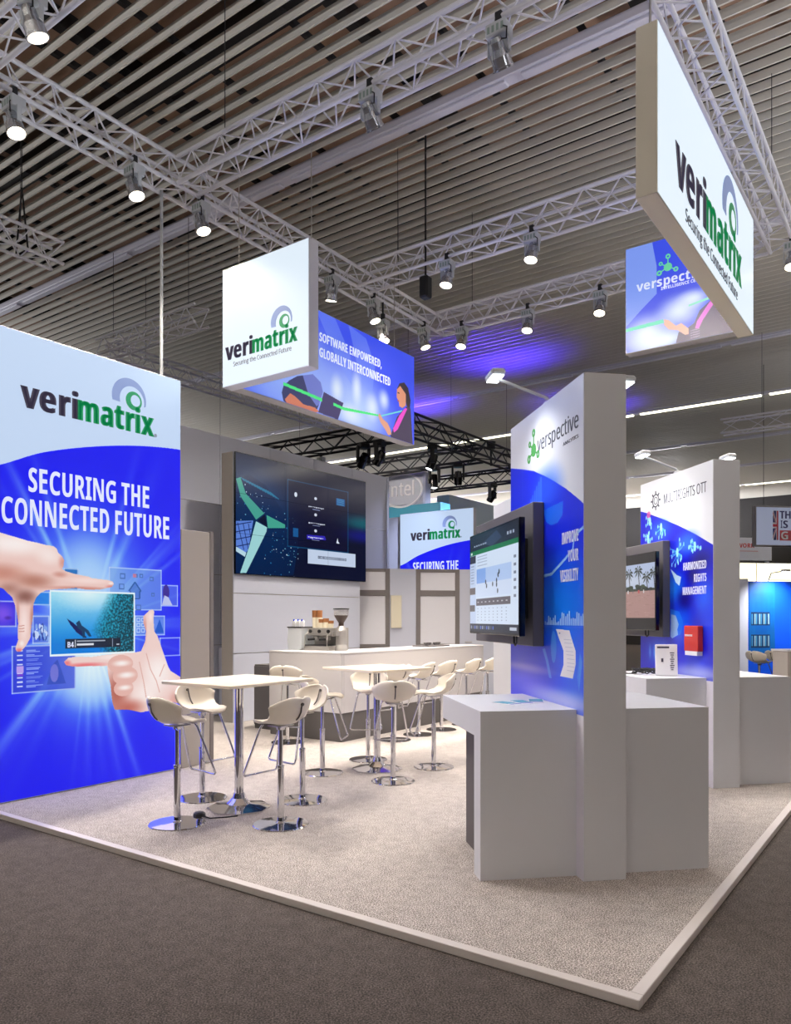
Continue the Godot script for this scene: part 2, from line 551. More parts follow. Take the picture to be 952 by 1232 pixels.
# ---------------------------------------------------------------- prints
func paint_wall() -> Image:
	var w := 512
	var h := 1024
	var img := canvas(w, h, c8(200, 221, 250))
	var arc := [0.0, 0.302, 0.25, 0.2505, 0.5, 0.2148, 0.75, 0.1905, 1.0, 0.1778]
	var beams := []
	for k in 720: beams.append(0.0)
	for k in 46:
		var a := rng.randi_range(0, 719)
		var p := rng.randf_range(0.12, 0.5)
		var wd := rng.randi_range(2, 9)
		for j in range(-wd, wd + 1): beams[(a + j + 720) % 720] += p * (1.0 - absf(j) / (wd + 1.0))
	var k := 0
	for x in w:
		var sx := (x + 0.5) / w
		while k < arc.size() - 4 and arc[k + 2] < sx: k += 2
		var edge: float = cubic_interpolate(arc[k + 1], arc[k + 3], arc[maxi(k - 1, 1)], arc[mini(k + 5, arc.size() - 1)], (sx - arc[k]) / (arc[k + 2] - arc[k]))
		for y in range(int(edge * h), h):
			var ty := (y + 0.5) / h
			var d := Vector2((sx - 0.48) * 1.99, (ty - 0.63) * 4.0)
			var r := d.length()
			var b: float = beams[int((d.angle() + PI) / TAU * 719.0)]
			var q := b * clampf((2.1 - r) / 1.7, 0.0, 1.0) * 0.8
			var g := exp(-pow(Vector2((sx - 0.49) * 1.99, (ty - 0.735) * 4.0).length() / 0.42, 2.0)) + 0.75 * exp(-pow(Vector2((sx - 0.47) * 1.99, (ty - 0.52) * 3.4).length() / 0.5, 2.0)) + 0.45 * exp(-r * r / 1.1)
			var c := Color(0.035, 0.03, 0.97).lerp(Color(0.42, 0.66, 1.0), clampf(g * 0.95 + q, 0, 1)).lerp(Color(0.93, 1.0, 1.0), clampf(g - 0.62, 0, 1) + q * 0.25)
			img.set_pixel(x, y, c)
	# floating picture tiles
	for tl in [[0.58, 0.491, 0.883, 0.594, c8(120, 165, 235, 165)], [0.878, 0.528, 0.985, 0.583, c8(90, 120, 235, 170)], [0.725, 0.606, 0.903, 0.656, c8(120, 170, 235, 150)], [0.111, 0.672, 0.408, 0.774, c8(50, 70, 215, 190)], [0.0, 0.576, 0.133, 0.632, c8(70, 45, 225, 200)], [0.203, 0.607, 0.282, 0.669, c8(80, 110, 225, 190)], [0.349, 0.5, 0.422, 0.549, c8(30, 110, 190, 230)], [0.19, 0.555, 0.285, 0.585, c8(20, 130, 230, 200)], [0.87, 0.662, 1.0, 0.71, c8(35, 45, 240, 120)]]:
		rect(img, tl[0], tl[1], tl[2], tl[3], tl[4])
		frame_rect(img, tl[0], tl[1], tl[2], tl[3], 0.006, c8(190, 215, 255, 190))
	poly(img, [0.695, 0.546, 0.725, 0.527, 0.755, 0.546, 0.755, 0.562, 0.695, 0.562], c8(60, 110, 190, 120))
	stroke(img, [0.69, 0.547, 0.725, 0.525, 0.76, 0.547, 0.752, 0.547, 0.752, 0.565, 0.698, 0.565, 0.698, 0.547], 0.007, c8(40, 90, 170))
	for q in [[0.64, 0.505, 0.03], [0.72, 0.505, 0.02], [0.75, 0.504, 0.022], [0.81, 0.51, 0.024], [0.635, 0.53, 0.03], [0.82, 0.55, 0.02], [0.73, 0.58, 0.03]]:
		frame_rect(img, q[0], q[1], q[0] + q[2], q[1] + q[2] * 0.45, 0.005, c8(70, 110, 190))
	rect(img, 0.712, 0.505, 0.732, 0.514, c8(220, 120, 140, 200))
	for q in 6:
		frame_rect(img, 0.735 + 0.026 * (q % 2), 0.612 + 0.013 * (q / 2), 0.755 + 0.026 * (q % 2), 0.622 + 0.013 * (q / 2), 0.004, c8(200, 225, 255))
	poly(img, [0.84, 0.65, 0.87, 0.615, 0.897, 0.65], c8(20, 90, 210))
	oval(img, 0.91, 0.548, 0.02, 0.02, c8(60, 40, 150))
	poly(img, [0.885, 0.58, 0.9, 0.555, 0.925, 0.56, 0.95, 0.58], c8(190, 200, 240))
	puff(img, 0.075, 0.604, 0.06, 0.03, c8(140, 90, 240, 200))
	puff(img, 0.095, 0.612, 0.022, 0.006, c8(70, 30, 170, 220))
	for q in 40:
		var x := rng.randf_range(0.21, 0.27)
		var y := rng.randf_range(0.63, 0.66)
		oval(img, x, y, 0.005, 0.006, [c8(200, 220, 255), c8(40, 70, 170), c8(130, 170, 240)][q % 3])
	for q in 9:
		var y := 0.682 + 0.0095 * q
		rect(img, 0.135, y, 0.16, y + 0.003, c8(210, 220, 255))
		for j in 2: rect(img, 0.175, y + 0.003 * j, 0.21 + rng.randf() * 0.05, y + 0.003 * j + 0.0015, c8(150, 175, 250))
	rect(img, 0.132, 0.716, 0.165, 0.73, c8(190, 160, 240))
	rect(img, 0.135, 0.732, 0.163, 0.737, c8(120, 60, 220))
	poly(img, [0.27, 0.76, 0.29, 0.72, 0.32, 0.705, 0.34, 0.73, 0.36, 0.76], c8(40, 70, 180, 150))
	oval(img, 0.305, 0.735, 0.02, 0.02, c8(150, 140, 230, 160))
	# the framed picture in the middle
	rect(img, 0.283, 0.551, 0.725, 0.698, c8(235, 250, 255))
	var x0 := int(0.29 * w)
	var x1 := int(0.718 * w)
	var y0 := int(0.555 * h)
	var y1 := int(0.694 * h)
	var nz := FastNoiseLite.new()
	nz.seed = 5
	nz.frequency = 0.06
	for y in range(y0, y1):
		for x in range(x0, x1):
			var a := float(x - x0) / (x1 - x0)
			var b := float(y - y0) / (y1 - y0)
			var c := Color(0.62, 0.88, 0.97).lerp(Color(0.0, 0.5, 0.88), clampf(b * 1.25 - 0.05, 0, 1))
			c = c.lerp(Color(0.95, 1, 1), clampf(0.8 - Vector2(a - 0.42, b * 1.2).length() * 1.9, 0, 1))
			c = c.lerp(Color(0.8, 0.95, 1.0), 0.35 * clampf(sin(b * 60.0 + a * 9.0 + nz.get_noise_2d(x, y) * 6.0), 0, 1) * clampf(0.5 - b, 0, 1))
			var rf := clampf((a - 0.44 - 0.32 * absf(b - 0.62)) * 6.0, 0, 1)
			var gn := nz.get_noise_2d(x * 2.2, y * 2.2)
			c = c.lerp(Color(0.03, 0.55, 0.68).lerp(Color(0.0, 0.22, 0.28), clampf(gn * 1.5 + a * 1.6 - 1.0 + b * 0.5, 0, 1)).lerp(Color(0.35, 0.8, 0.9), clampf(-gn * 1.2 - 0.1, 0, 0.6)), rf)
			img.set_pixel(x, y, c)
	poly(img, [0.365, 0.614, 0.381, 0.627, 0.414, 0.646, 0.451, 0.658, 0.464, 0.658, 0.434, 0.639, 0.397, 0.624], c8(12, 22, 90))
	poly(img, [0.410, 0.624, 0.426, 0.618, 0.439, 0.630, 0.472, 0.641, 0.489, 0.655, 0.476, 0.656, 0.455, 0.643, 0.455, 0.658, 0.443, 0.658, 0.439, 0.643, 0.418, 0.635], c8(10, 60, 100))
	rect(img, 0.357, 0.66, 0.645, 0.682, c8(24, 30, 48, 235))
	rect(img, 0.405, 0.662, 0.408, 0.68, c8(225, 230, 240))
	rect(img, 0.415, 0.664, 0.56, 0.667, c8(170, 180, 195))
	rect(img, 0.415, 0.671, 0.5, 0.676, c8(225, 230, 240))
	rect(img, 0.598, 0.661, 0.601, 0.681, c8(150, 160, 180))
	rect(img, 0.622, 0.674, 0.636, 0.677, c8(200, 210, 225))
	# the two hands that frame it, painted on a layer of their own
	var layer := canvas(w, h, Color(0, 0, 0, 0))
	var lit := c8(255, 244, 241)
	poly(layer, [0.0, 0.429, 0.066, 0.434, 0.094, 0.437, 0.135, 0.441, 0.182, 0.446, 0.231, 0.449, 0.265, 0.452, 0.300, 0.453, 0.316, 0.458, 0.323, 0.467, 0.341, 0.474, 0.351, 0.482, 0.350, 0.494, 0.342, 0.503, 0.357, 0.507, 0.399, 0.512, 0.441, 0.515, 0.474, 0.517, 0.489, 0.520, 0.575, 0.523, 0.601, 0.526, 0.607, 0.532, 0.595, 0.539, 0.532, 0.546, 0.463, 0.547, 0.409, 0.544, 0.357, 0.547, 0.305, 0.549, 0.265, 0.552, 0.240, 0.558, 0.221, 0.568, 0.210, 0.580, 0.207, 0.589, 0.206, 0.608, 0.199, 0.631, 0.194, 0.656, 0.178, 0.670, 0.163, 0.679, 0.149, 0.685, 0.135, 0.684, 0.128, 0.680, 0.131, 0.672, 0.140, 0.660, 0.138, 0.642, 0.140, 0.624, 0.135, 0.603, 0.126, 0.585, 0.114, 0.569, 0.094, 0.560, 0.075, 0.551, 0.0, 0.54], c8(240, 205, 197))
	for q in [[0.12, 0.455, 0.24, 0.035, lit, 1.0], [0.28, 0.475, 0.09, 0.03, lit, 0.7], [0.07, 0.518, 0.16, 0.03, c8(206, 142, 124), 0.95], [0.21, 0.532, 0.13, 0.025, c8(188, 128, 110), 0.95], [0.17, 0.566, 0.075, 0.024, c8(146, 98, 88), 1.0], [0.1, 0.55, 0.08, 0.02, c8(170, 116, 102), 0.8], [0.47, 0.526, 0.16, 0.011, c8(252, 226, 220), 0.9], [0.44, 0.545, 0.24, 0.008, c8(206, 132, 118), 0.9], [0.345, 0.488, 0.03, 0.022, c8(220, 152, 140), 0.9], [0.33, 0.515, 0.05, 0.01, c8(208, 144, 130), 0.8], [0.165, 0.625, 0.028, 0.06, c8(254, 232, 228), 0.9], [0.203, 0.615, 0.018, 0.06, c8(192, 128, 118), 0.9], [0.137, 0.6, 0.012, 0.05, c8(200, 140, 130), 0.7], [0.143, 0.682, 0.025, 0.008, c8(236, 110, 112), 0.9], [0.59, 0.538, 0.04, 0.006, c8(226, 130, 124), 0.9], [0.155, 0.667, 0.016, 0.01, lit, 0.9], [0.59, 0.53, 0.02, 0.005, lit, 0.8]]:
		puff(layer, q[0], q[1], q[2], q[3], Color(q[4], q[5]))
	for q in 3: stroke(layer, [0.142, 0.63 + 0.006 * q, 0.168, 0.629 + 0.006 * q], 0.004, c8(214, 158, 148))
	poly(layer, [0.351, 0.711, 0.373, 0.702, 0.426, 0.701, 0.489, 0.703, 0.576, 0.699, 0.722, 0.697, 0.760, 0.694, 0.784, 0.670, 0.789, 0.645, 0.774, 0.625, 0.774, 0.608, 0.808, 0.594, 0.828, 0.591, 0.838, 0.596, 0.833, 0.615, 0.838, 0.646, 0.858, 0.658, 0.883, 0.688, 0.924, 0.737, 0.939, 0.748, 1.0, 0.765, 1.0, 0.835, 0.934, 0.826, 0.833, 0.842, 0.760, 0.845, 0.689, 0.835, 0.611, 0.831, 0.598, 0.811, 0.589, 0.771, 0.576, 0.746, 0.571, 0.726, 0.489, 0.724, 0.397, 0.723, 0.361, 0.719], c8(243, 213, 207))
	for q in [[0.86, 0.75, 0.13, 0.07, lit, 1.0], [0.79, 0.8, 0.12, 0.05, lit, 0.8], [0.62, 0.79, 0.1, 0.075, c8(186, 104, 90), 1.0], [0.68, 0.83, 0.14, 0.03, c8(196, 112, 98), 1.0], [0.45, 0.721, 0.16, 0.009, c8(236, 120, 124), 1.0], [0.365, 0.714, 0.03, 0.01, c8(238, 120, 124), 0.9], [0.78, 0.64, 0.018, 0.05, c8(224, 146, 136), 0.9], [0.815, 0.61, 0.02, 0.02, c8(255, 230, 226), 0.9], [0.98, 0.82, 0.08, 0.03, c8(222, 160, 148), 0.9], [0.6, 0.705, 0.12, 0.01, lit, 0.7]]:
		puff(layer, q[0], q[1], q[2], q[3], Color(q[4], q[5]))
	for q in [[0.79, 0.7, 0.815, 0.74, 0.85, 0.77, 0.87, 0.8], [0.75, 0.72, 0.775, 0.77, 0.79, 0.81], [0.9, 0.73, 0.87, 0.76]]: stroke(layer, q, 0.005, c8(226, 178, 168))
	for q in [[0.644, 0.723, 0.07, 0.011], [0.671, 0.752, 0.07, 0.0115], [0.661, 0.782, 0.055, 0.0095]]:
		oval(layer, q[0], q[1], q[2], q[3] * 2.0, c8(232, 184, 174))
		puff(layer, q[0] + 0.005, q[1] - 0.002, q[2], q[3], Color(c8(255, 246, 243), 1.0))
	img.blend_rect(layer, Rect2i(0, 0, w, h), Vector2i.ZERO)
	return img

func paint_software() -> Image:
	var img := canvas(640, 234, c8(52, 78, 245))
	puff(img, 0.3, 0.75, 0.45, 0.8, c8(165, 190, 255, 230))
	puff(img, 0.62, 0.85, 0.3, 0.6, c8(190, 215, 255, 240))
	puff(img, 0.15, 0.5, 0.3, 0.9, c8(150, 180, 255, 240))
	poly(img, [0.36, 0.0, 0.47, 0.0, 0.56, 0.3, 0.57, 0.6, 0.5, 0.45, 0.42, 0.2], c8(120, 150, 255, 140))
	poly(img, [0.55, 0.0, 0.66, 0.05, 0.72, 0.3, 0.7, 0.62, 0.62, 0.5, 0.58, 0.2], c8(125, 155, 255, 130))
	for q in [[0.48, 0.7, 0.05, 0.2], [0.6, 0.62, 0.04, 0.25], [0.7, 0.75, 0.06, 0.2], [0.56, 0.9, 0.1, 0.15], [0.78, 0.62, 0.05, 0.15]]: puff(img, q[0], q[1], q[2], q[3], c8(230, 242, 255, 220))
	poly(img, [0.183, 0.921, 0.191, 0.856, 0.222, 0.782, 0.262, 0.716, 0.344, 0.642, 0.387, 0.691, 0.400, 0.777, 0.379, 0.910, 0.361, 0.992, 0.270, 1.0, 0.2, 1.0, 0.191, 0.990], c8(52, 55, 105))
	poly(img, [0.29, 0.69, 0.344, 0.642, 0.387, 0.691, 0.400, 0.777, 0.379, 0.910, 0.365, 0.94, 0.32, 0.85], c8(110, 122, 205))
	poly(img, [0.198, 0.971, 0.225, 0.9, 0.25, 0.913, 0.294, 0.963, 0.353, 0.955, 0.379, 0.982, 0.361, 1.0, 0.206, 1.0], c8(214, 125, 95))
	poly(img, [0.405, 0.774, 0.519, 0.815, 0.486, 0.999, 0.374, 0.992], c8(64, 56, 108))
	poly(img, [0.191, 0.819, 0.396, 0.844, 0.396, 0.876, 0.191, 0.849], c8(70, 235, 130))
	poly(img, [0.46, 0.845, 0.519, 0.856, 0.750, 0.802, 0.750, 0.819, 0.519, 0.886, 0.46, 0.875], c8(70, 235, 130))
	poly(img, [0.750, 0.810, 0.913, 0.655, 0.913, 0.672, 0.750, 0.824], c8(110, 220, 215))
	poly(img, [0.872, 0.447, 0.890, 0.371, 0.925, 0.338, 0.955, 0.383, 0.973, 0.511, 0.967, 0.618, 0.943, 0.586, 0.931, 0.501], c8(45, 30, 45))
	poly(img, [0.872, 0.447, 0.896, 0.395, 0.937, 0.460, 0.937, 0.590, 0.913, 0.632, 0.890, 0.628, 0.884, 0.567, 0.870, 0.540], c8(222, 148, 118))
	rect(img, 0.876, 0.475, 0.89, 0.487, c8(60, 35, 40))
	rect(img, 0.875, 0.565, 0.888, 0.577, c8(180, 60, 80))
	poly(img, [0.973, 0.605, 0.949, 0.591, 0.913, 0.659, 0.872, 0.757, 0.844, 0.900, 0.825, 0.99, 0.833, 1.0, 0.99, 1.0], c8(62, 48, 82))
	poly(img, [0.931, 0.621, 0.949, 0.619, 0.878, 0.890, 0.850, 0.942, 0.844, 0.900, 0.890, 0.728], c8(238, 70, 205))
	poly(img, [0.750, 0.784, 0.772, 0.833, 0.805, 0.859, 0.827, 0.918, 0.833, 0.969, 0.810, 0.990, 0.788, 0.939, 0.756, 0.878, 0.740, 0.817], c8(226, 160, 135))
	return img

func paint_verspective() -> Image:
	var img := canvas(320, 320, c8(62, 84, 240))
	poly(img, [0.0, 0.0, 0.251, 0.0, 0.294, 0.239, 0.294, 0.497, 0.130, 0.631, 0.0, 0.748], c8(130, 160, 250))
	for q in [[0.2, 0.85, 0.35, 0.25], [0.5, 0.7, 0.28, 0.2], [0.35, 0.95, 0.4, 0.15], [0.62, 0.62, 0.2, 0.12]]: puff(img, q[0], q[1], q[2], q[3], c8(228, 242, 255, 245))
	poly(img, [0.0, 0.765, 0.353, 0.752, 0.362, 0.788, 0.0, 0.797], c8(105, 225, 190))
	poly(img, [0.585, 0.670, 0.785, 0.635, 0.785, 0.660, 0.585, 0.687], c8(140, 230, 210))
	poly(img, [0.470, 1.0, 0.495, 0.903, 0.569, 0.886, 0.633, 0.850, 0.682, 0.744, 0.777, 0.675, 1.0, 0.55, 1.0, 1.0], c8(66, 48, 96))
	poly(img, [0.785, 0.668, 0.808, 0.707, 0.713, 0.834, 0.674, 0.909, 0.641, 0.902, 0.658, 0.838, 0.729, 0.738], c8(225, 95, 215))
	for q in 4: stroke(img, [0.6, 0.915 + 0.022 * q, 0.68, 0.91 + 0.022 * q], 0.006, c8(150, 130, 180))
	poly(img, [0.362, 0.754, 0.404, 0.772, 0.470, 0.838, 0.520, 0.824, 0.585, 0.889, 0.585, 0.940, 0.552, 0.941, 0.487, 0.884, 0.404, 0.858, 0.362, 0.806], c8(242, 178, 158))
	return img

func paint_tower_one() -> Image:
	var w := 384
	var h := 834
	var img := canvas(w, h, c8(226, 230, 238))
	var out := [0.0, 0.1, 0.013, 0.101, 0.205, 0.120, 0.372, 0.139, 0.527, 0.163, 0.669, 0.188, 0.802, 0.213, 0.948, 0.245, 1.0, 0.258, 1.0, 1.0, 0.0, 1.0]
	poly(img, out, c8(18, 42, 238))
	puff(img, 0.78, 0.46, 0.6, 0.17, c8(12, 130, 250, 235))
	puff(img, 0.55, 0.2, 0.3, 0.08, c8(22, 90, 250, 200))
	puff(img, 0.9, 0.6, 0.4, 0.12, c8(25, 110, 250, 210))
	puff(img, 0.3, 0.62, 0.5, 0.1, c8(105, 100, 235, 200))
	puff(img, 0.25, 0.6, 0.6, 0.016, c8(175, 165, 245, 200))
	puff(img, 0.75, 0.655, 0.7, 0.035, c8(190, 195, 250, 235))
	poly(img, [0.52, 0.24, 0.77, 0.236, 0.76, 0.265, 0.7, 0.278, 0.62, 0.28, 0.55, 0.268], c8(24, 105, 250))
	for k in 7: rect(img, 0.29 + 0.03 * k, 0.21 - 0.008 * k, 0.31 + 0.03 * k, 0.26, c8(70, 135, 250, 170))
	stroke(img, [0.2, 0.12, 0.2, 0.5], 0.004, c8(80, 110, 250, 150))
	stroke(img, [0.45, 0.392, 0.500, 0.388, 0.625, 0.386, 0.803, 0.357, 0.881, 0.343, 0.899, 0.316, 1.0, 0.303], 0.014, c8(150, 200, 255))
	for k in 22:
		var x := 0.535 + 0.0215 * k
		var t: float = [0.008, 0.006, 0.02, 0.017, 0.011, 0.016, 0.022, 0.006][k % 8] + (0.008 if k > 8 else 0.0)
		rect(img, x, 0.4975 - t, x + 0.013, 0.4975, c8(170, 205, 255))
	rect(img, 0.5, 0.5, 1.0, 0.502, c8(60, 110, 250))
	poly(img, [0.500, 0.552, 0.535, 0.550, 0.581, 0.577, 0.625, 0.614, 0.592, 0.614, 0.547, 0.578], c8(110, 180, 255, 190))
	oval(img, 0.65, 0.545, 0.035, 0.035, c8(80, 160, 255, 200))
	poly(img, [0.679, 0.506, 0.842, 0.507, 0.871, 0.525, 0.913, 0.548, 0.913, 0.577, 0.881, 0.606, 0.732, 0.605, 0.773, 0.581, 0.773, 0.551, 0.721, 0.527], c8(234, 232, 240))
	rect(img, 0.715, 0.513, 0.735, 0.516, c8(120, 130, 190))
	for k in 9: rect(img, 0.775 + 0.008 * min(k, 5), 0.526 + 0.008 * k, 0.87 + 0.006 * min(k, 5), 0.5272 + 0.008 * k, c8(190, 192, 215))
	rect(img, 0.0, 0.675, 1.0, 1.0, c8(226, 224, 240))
	for k in 2: poly(img, [0.93 + 0.02 * k, 0.6, 0.96, 0.55, 0.985, 0.57, 0.95, 0.63], c8(90, 170, 255, 130))
	return img

func paint_tower_two() -> Image:
	var w := 384
	var h := 834
	var img := canvas(w, h, c8(226, 230, 234))
	poly(img, [0.0, 0.095, 0.110, 0.108, 0.334, 0.141, 0.559, 0.176, 0.797, 0.218, 0.988, 0.257, 1.0, 0.26, 1.0, 1.0, 0.0, 1.0], c8(20, 24, 200))
	for q in [[0.3, 0.18, 0.25, 0.06, 20, 95, 245], [0.68, 0.24, 0.22, 0.06, 30, 110, 250], [0.5, 0.38, 0.22, 0.08, 25, 120, 250], [0.9, 0.42, 0.2, 0.1, 20, 90, 245], [0.3, 0.6, 0.3, 0.08, 30, 100, 245], [0.95, 0.5, 0.15, 0.09, 20, 60, 230], [0.6, 0.5, 0.25, 0.1, 24, 90, 245], [0.8, 0.62, 0.3, 0.05, 60, 80, 240]]: puff(img, q[0], q[1], q[2], q[3], Color(q[4] / 255.0, q[5] / 255.0, q[6] / 255.0, 0.95))
	for q in [[0.75, 0.34, 0.12, 0.05], [0.65, 0.42, 0.14, 0.05], [0.85, 0.3, 0.2, 0.05]]: puff(img, q[0], q[1], q[2], q[3], c8(24, 16, 120, 230))
	# bright filaments with knots
	for c in [[0.55, 0.265, 0.13], [0.32, 0.17, 0.1], [0.15, 0.14, 0.07], [0.78, 0.255, 0.08], [0.12, 0.2, 0.08]]:
		for k in 14:
			var a := rng.randf() * TAU
			var r: float = c[2] * rng.randf_range(0.4, 1.0)
			var e := Vector2(c[0] + cos(a) * r, c[1] + sin(a) * r * 0.46)
			if e.y < 0.105 + e.x * 0.16: continue
			stroke(img, [c[0], c[1], (c[0] + e.x) * 0.5 + 0.012, (c[1] + e.y) * 0.5, e.x, e.y], 0.008, c8(85, 190, 255, 215))
			oval(img, e.x, e.y, 0.007, 0.007, c8(150, 225, 255))
		oval(img, c[0], c[1], 0.016, 0.016, c8(160, 230, 255))
	oval(img, 0.13, 0.115, 0.03, 0.012, c8(225, 90, 150, 200))
	poly(img, [0.455, 0.316, 0.544, 0.340, 0.604, 0.347, 0.578, 0.376, 0.526, 0.363], c8(190, 220, 255))
	poly(img, [0.455, 0.451, 0.578, 0.461, 0.630, 0.494, 0.596, 0.536, 0.491, 0.546, 0.455, 0.520], c8(30, 110, 245))
	poly(img, [0.464, 0.469, 0.526, 0.473, 0.545, 0.485, 0.570, 0.503, 0.55, 0.52, 0.561, 0.537, 0.48, 0.55, 0.455, 0.544], c8(150, 185, 245))
	for k in 5: puff(img, 0.15 + 0.07 * k, 0.6, 0.03, 0.04, c8(120, 190, 255, 160))
	puff(img, 0.8, 0.655, 0.6, 0.04, c8(175, 185, 250, 230))
	rect(img, 0.0, 0.675, 1.0, 1.0, c8(226, 224, 240))
	return img

func paint_video() -> Image:
	var w := 640
	var h := 366
	var img := canvas(w, h, c8(16, 20, 48))
	puff(img, 0.1, 0.5, 0.45, 0.7, c8(12, 70, 130, 230))
	puff(img, 0.98, 0.42, 0.3, 0.12, c8(10, 100, 115, 230))
	puff(img, 0.97, 0.55, 0.3, 0.1, c8(20, 25, 130, 230))
	poly(img, [0.0, 0.22, 0.084, 0.161, 0.196, 0.228, 0.274, 0.356, 0.344, 0.453, 0.416, 0.553, 0.426, 0.728, 0.395, 0.984, 0.303, 1.0, 0.0, 1.0], c8(10, 38, 82, 190))
	for k in 130:
		var a := rng.randf_range(0.0, 0.43)
		var b := rng.randf_range(0.2 + a * 0.7, 1.0)
		if a < 0.22 and b > 0.45 and rng.randf() < 0.7: continue
		rect(img, a, b, a + rng.randf_range(0.002, 0.007), b + rng.randf_range(0.004, 0.012), [c8(120, 200, 235), c8(40, 130, 190), c8(210, 235, 255)][k % 3])
	for k in 14: stroke(img, [0.03 + 0.015 * k, 0.2 + 0.006 * k, 0.055 + 0.018 * k, 0.225 + 0.008 * k], 0.006, c8(30, 130, 170, 200))
	poly(img, [0.0, 0.570, 0.112, 0.545, 0.080, 0.798, 0.062, 0.824, 0.0, 0.784], c8(95, 135, 225))
	for k in 4: stroke(img, [0.0, 0.6 + 0.06 * k, 0.1, 0.56 + 0.06 * k], 0.004, c8(20, 35, 90))
	for k in 3: stroke(img, [0.01 + 0.035 * k, 0.58, 0.05 + 0.03 * k, 0.8], 0.004, c8(20, 35, 90))
	poly(img, [0.0, 0.22, 0.028, 0.2, 0.062, 0.326, 0.186, 0.471, 0.130, 0.536, 0.03, 0.36], c8(72, 165, 150))
	poly(img, [0.201, 0.481, 0.333, 0.542, 0.333, 0.573, 0.210, 0.594], c8(70, 170, 150))
	poly(img, [0.130, 0.548, 0.205, 0.588, 0.201, 0.626, 0.066, 0.994, 0.026, 0.997, 0.084, 0.774], c8(165, 222, 225))
	poly(img, [0.0, 0.78, 0.066, 0.823, 0.057, 0.860, 0.0, 0.819], c8(190, 225, 240))
	poly(img, [0.14, 0.54, 0.19, 0.48, 0.21, 0.59], c8(8, 20, 50))
	rect(img, 0.349, 0.13, 0.84, 0.735, c8(18, 18, 52, 150))
	frame_rect(img, 0.349, 0.13, 0.84, 0.735, 0.006, c8(20, 85, 130, 200))
	oval(img, 0.411, 0.257, 0.011, 0.022, c8(225, 235, 250))
	for y in [0.26, 0.41, 0.56]:
		oval(img, 0.565, y, 0.011, 0.014, c8(220, 228, 245))
		rect(img, 0.555, y + 0.018, 0.575, y + 0.026, c8(16, 20, 48))
	rect(img, 0.735, 0.215, 0.81, 0.285, c8(25, 85, 150))
	for k in 5: rect(img, 0.74, 0.222 + 0.013 * k, 0.8, 0.227 + 0.013 * k, c8(70, 150, 200))
	poly(img, [0.496, 0.606, 0.64, 0.598, 0.65, 0.635, 0.496, 0.645], c8(50, 40, 190))
	for q in [[0.51, 0.335, 0.12], [0.51, 0.485, 0.125], [0.505, 0.62, 0.12]]:
		var x: float = q[0]
		while x < q[0] + q[2]:
			var d := rng.randf_range(0.006, 0.014)
			rect(img, x, q[1], x + d, q[1] + rng.randf_range(0.007, 0.016), c8(225, 232, 250))
			x += d + 0.004
		rect(img, q[0] + 0.03, q[1] + 0.024, q[0] + 0.09, q[1] + 0.03, c8(140, 150, 190))
	poly(img, [0.735, 0.65, 0.746, 0.6, 0.752, 0.635, 0.765, 0.65, 0.75, 0.655], c8(230, 238, 255))
	rect(img, 0.39, 0.56, 0.43, 0.64, c8(30, 110, 180, 200))
	rect(img, 0.503, 0.735, 0.905, 0.868, c8(205, 220, 245))
	var bx := 0.585
	while bx < 0.825:
		var d := rng.randf_range(0.008, 0.016)
		frame_rect(img, bx, 0.79, bx + d, 0.815, 0.0035, c8(60, 68, 90))
		bx += d + 0.004
	return img

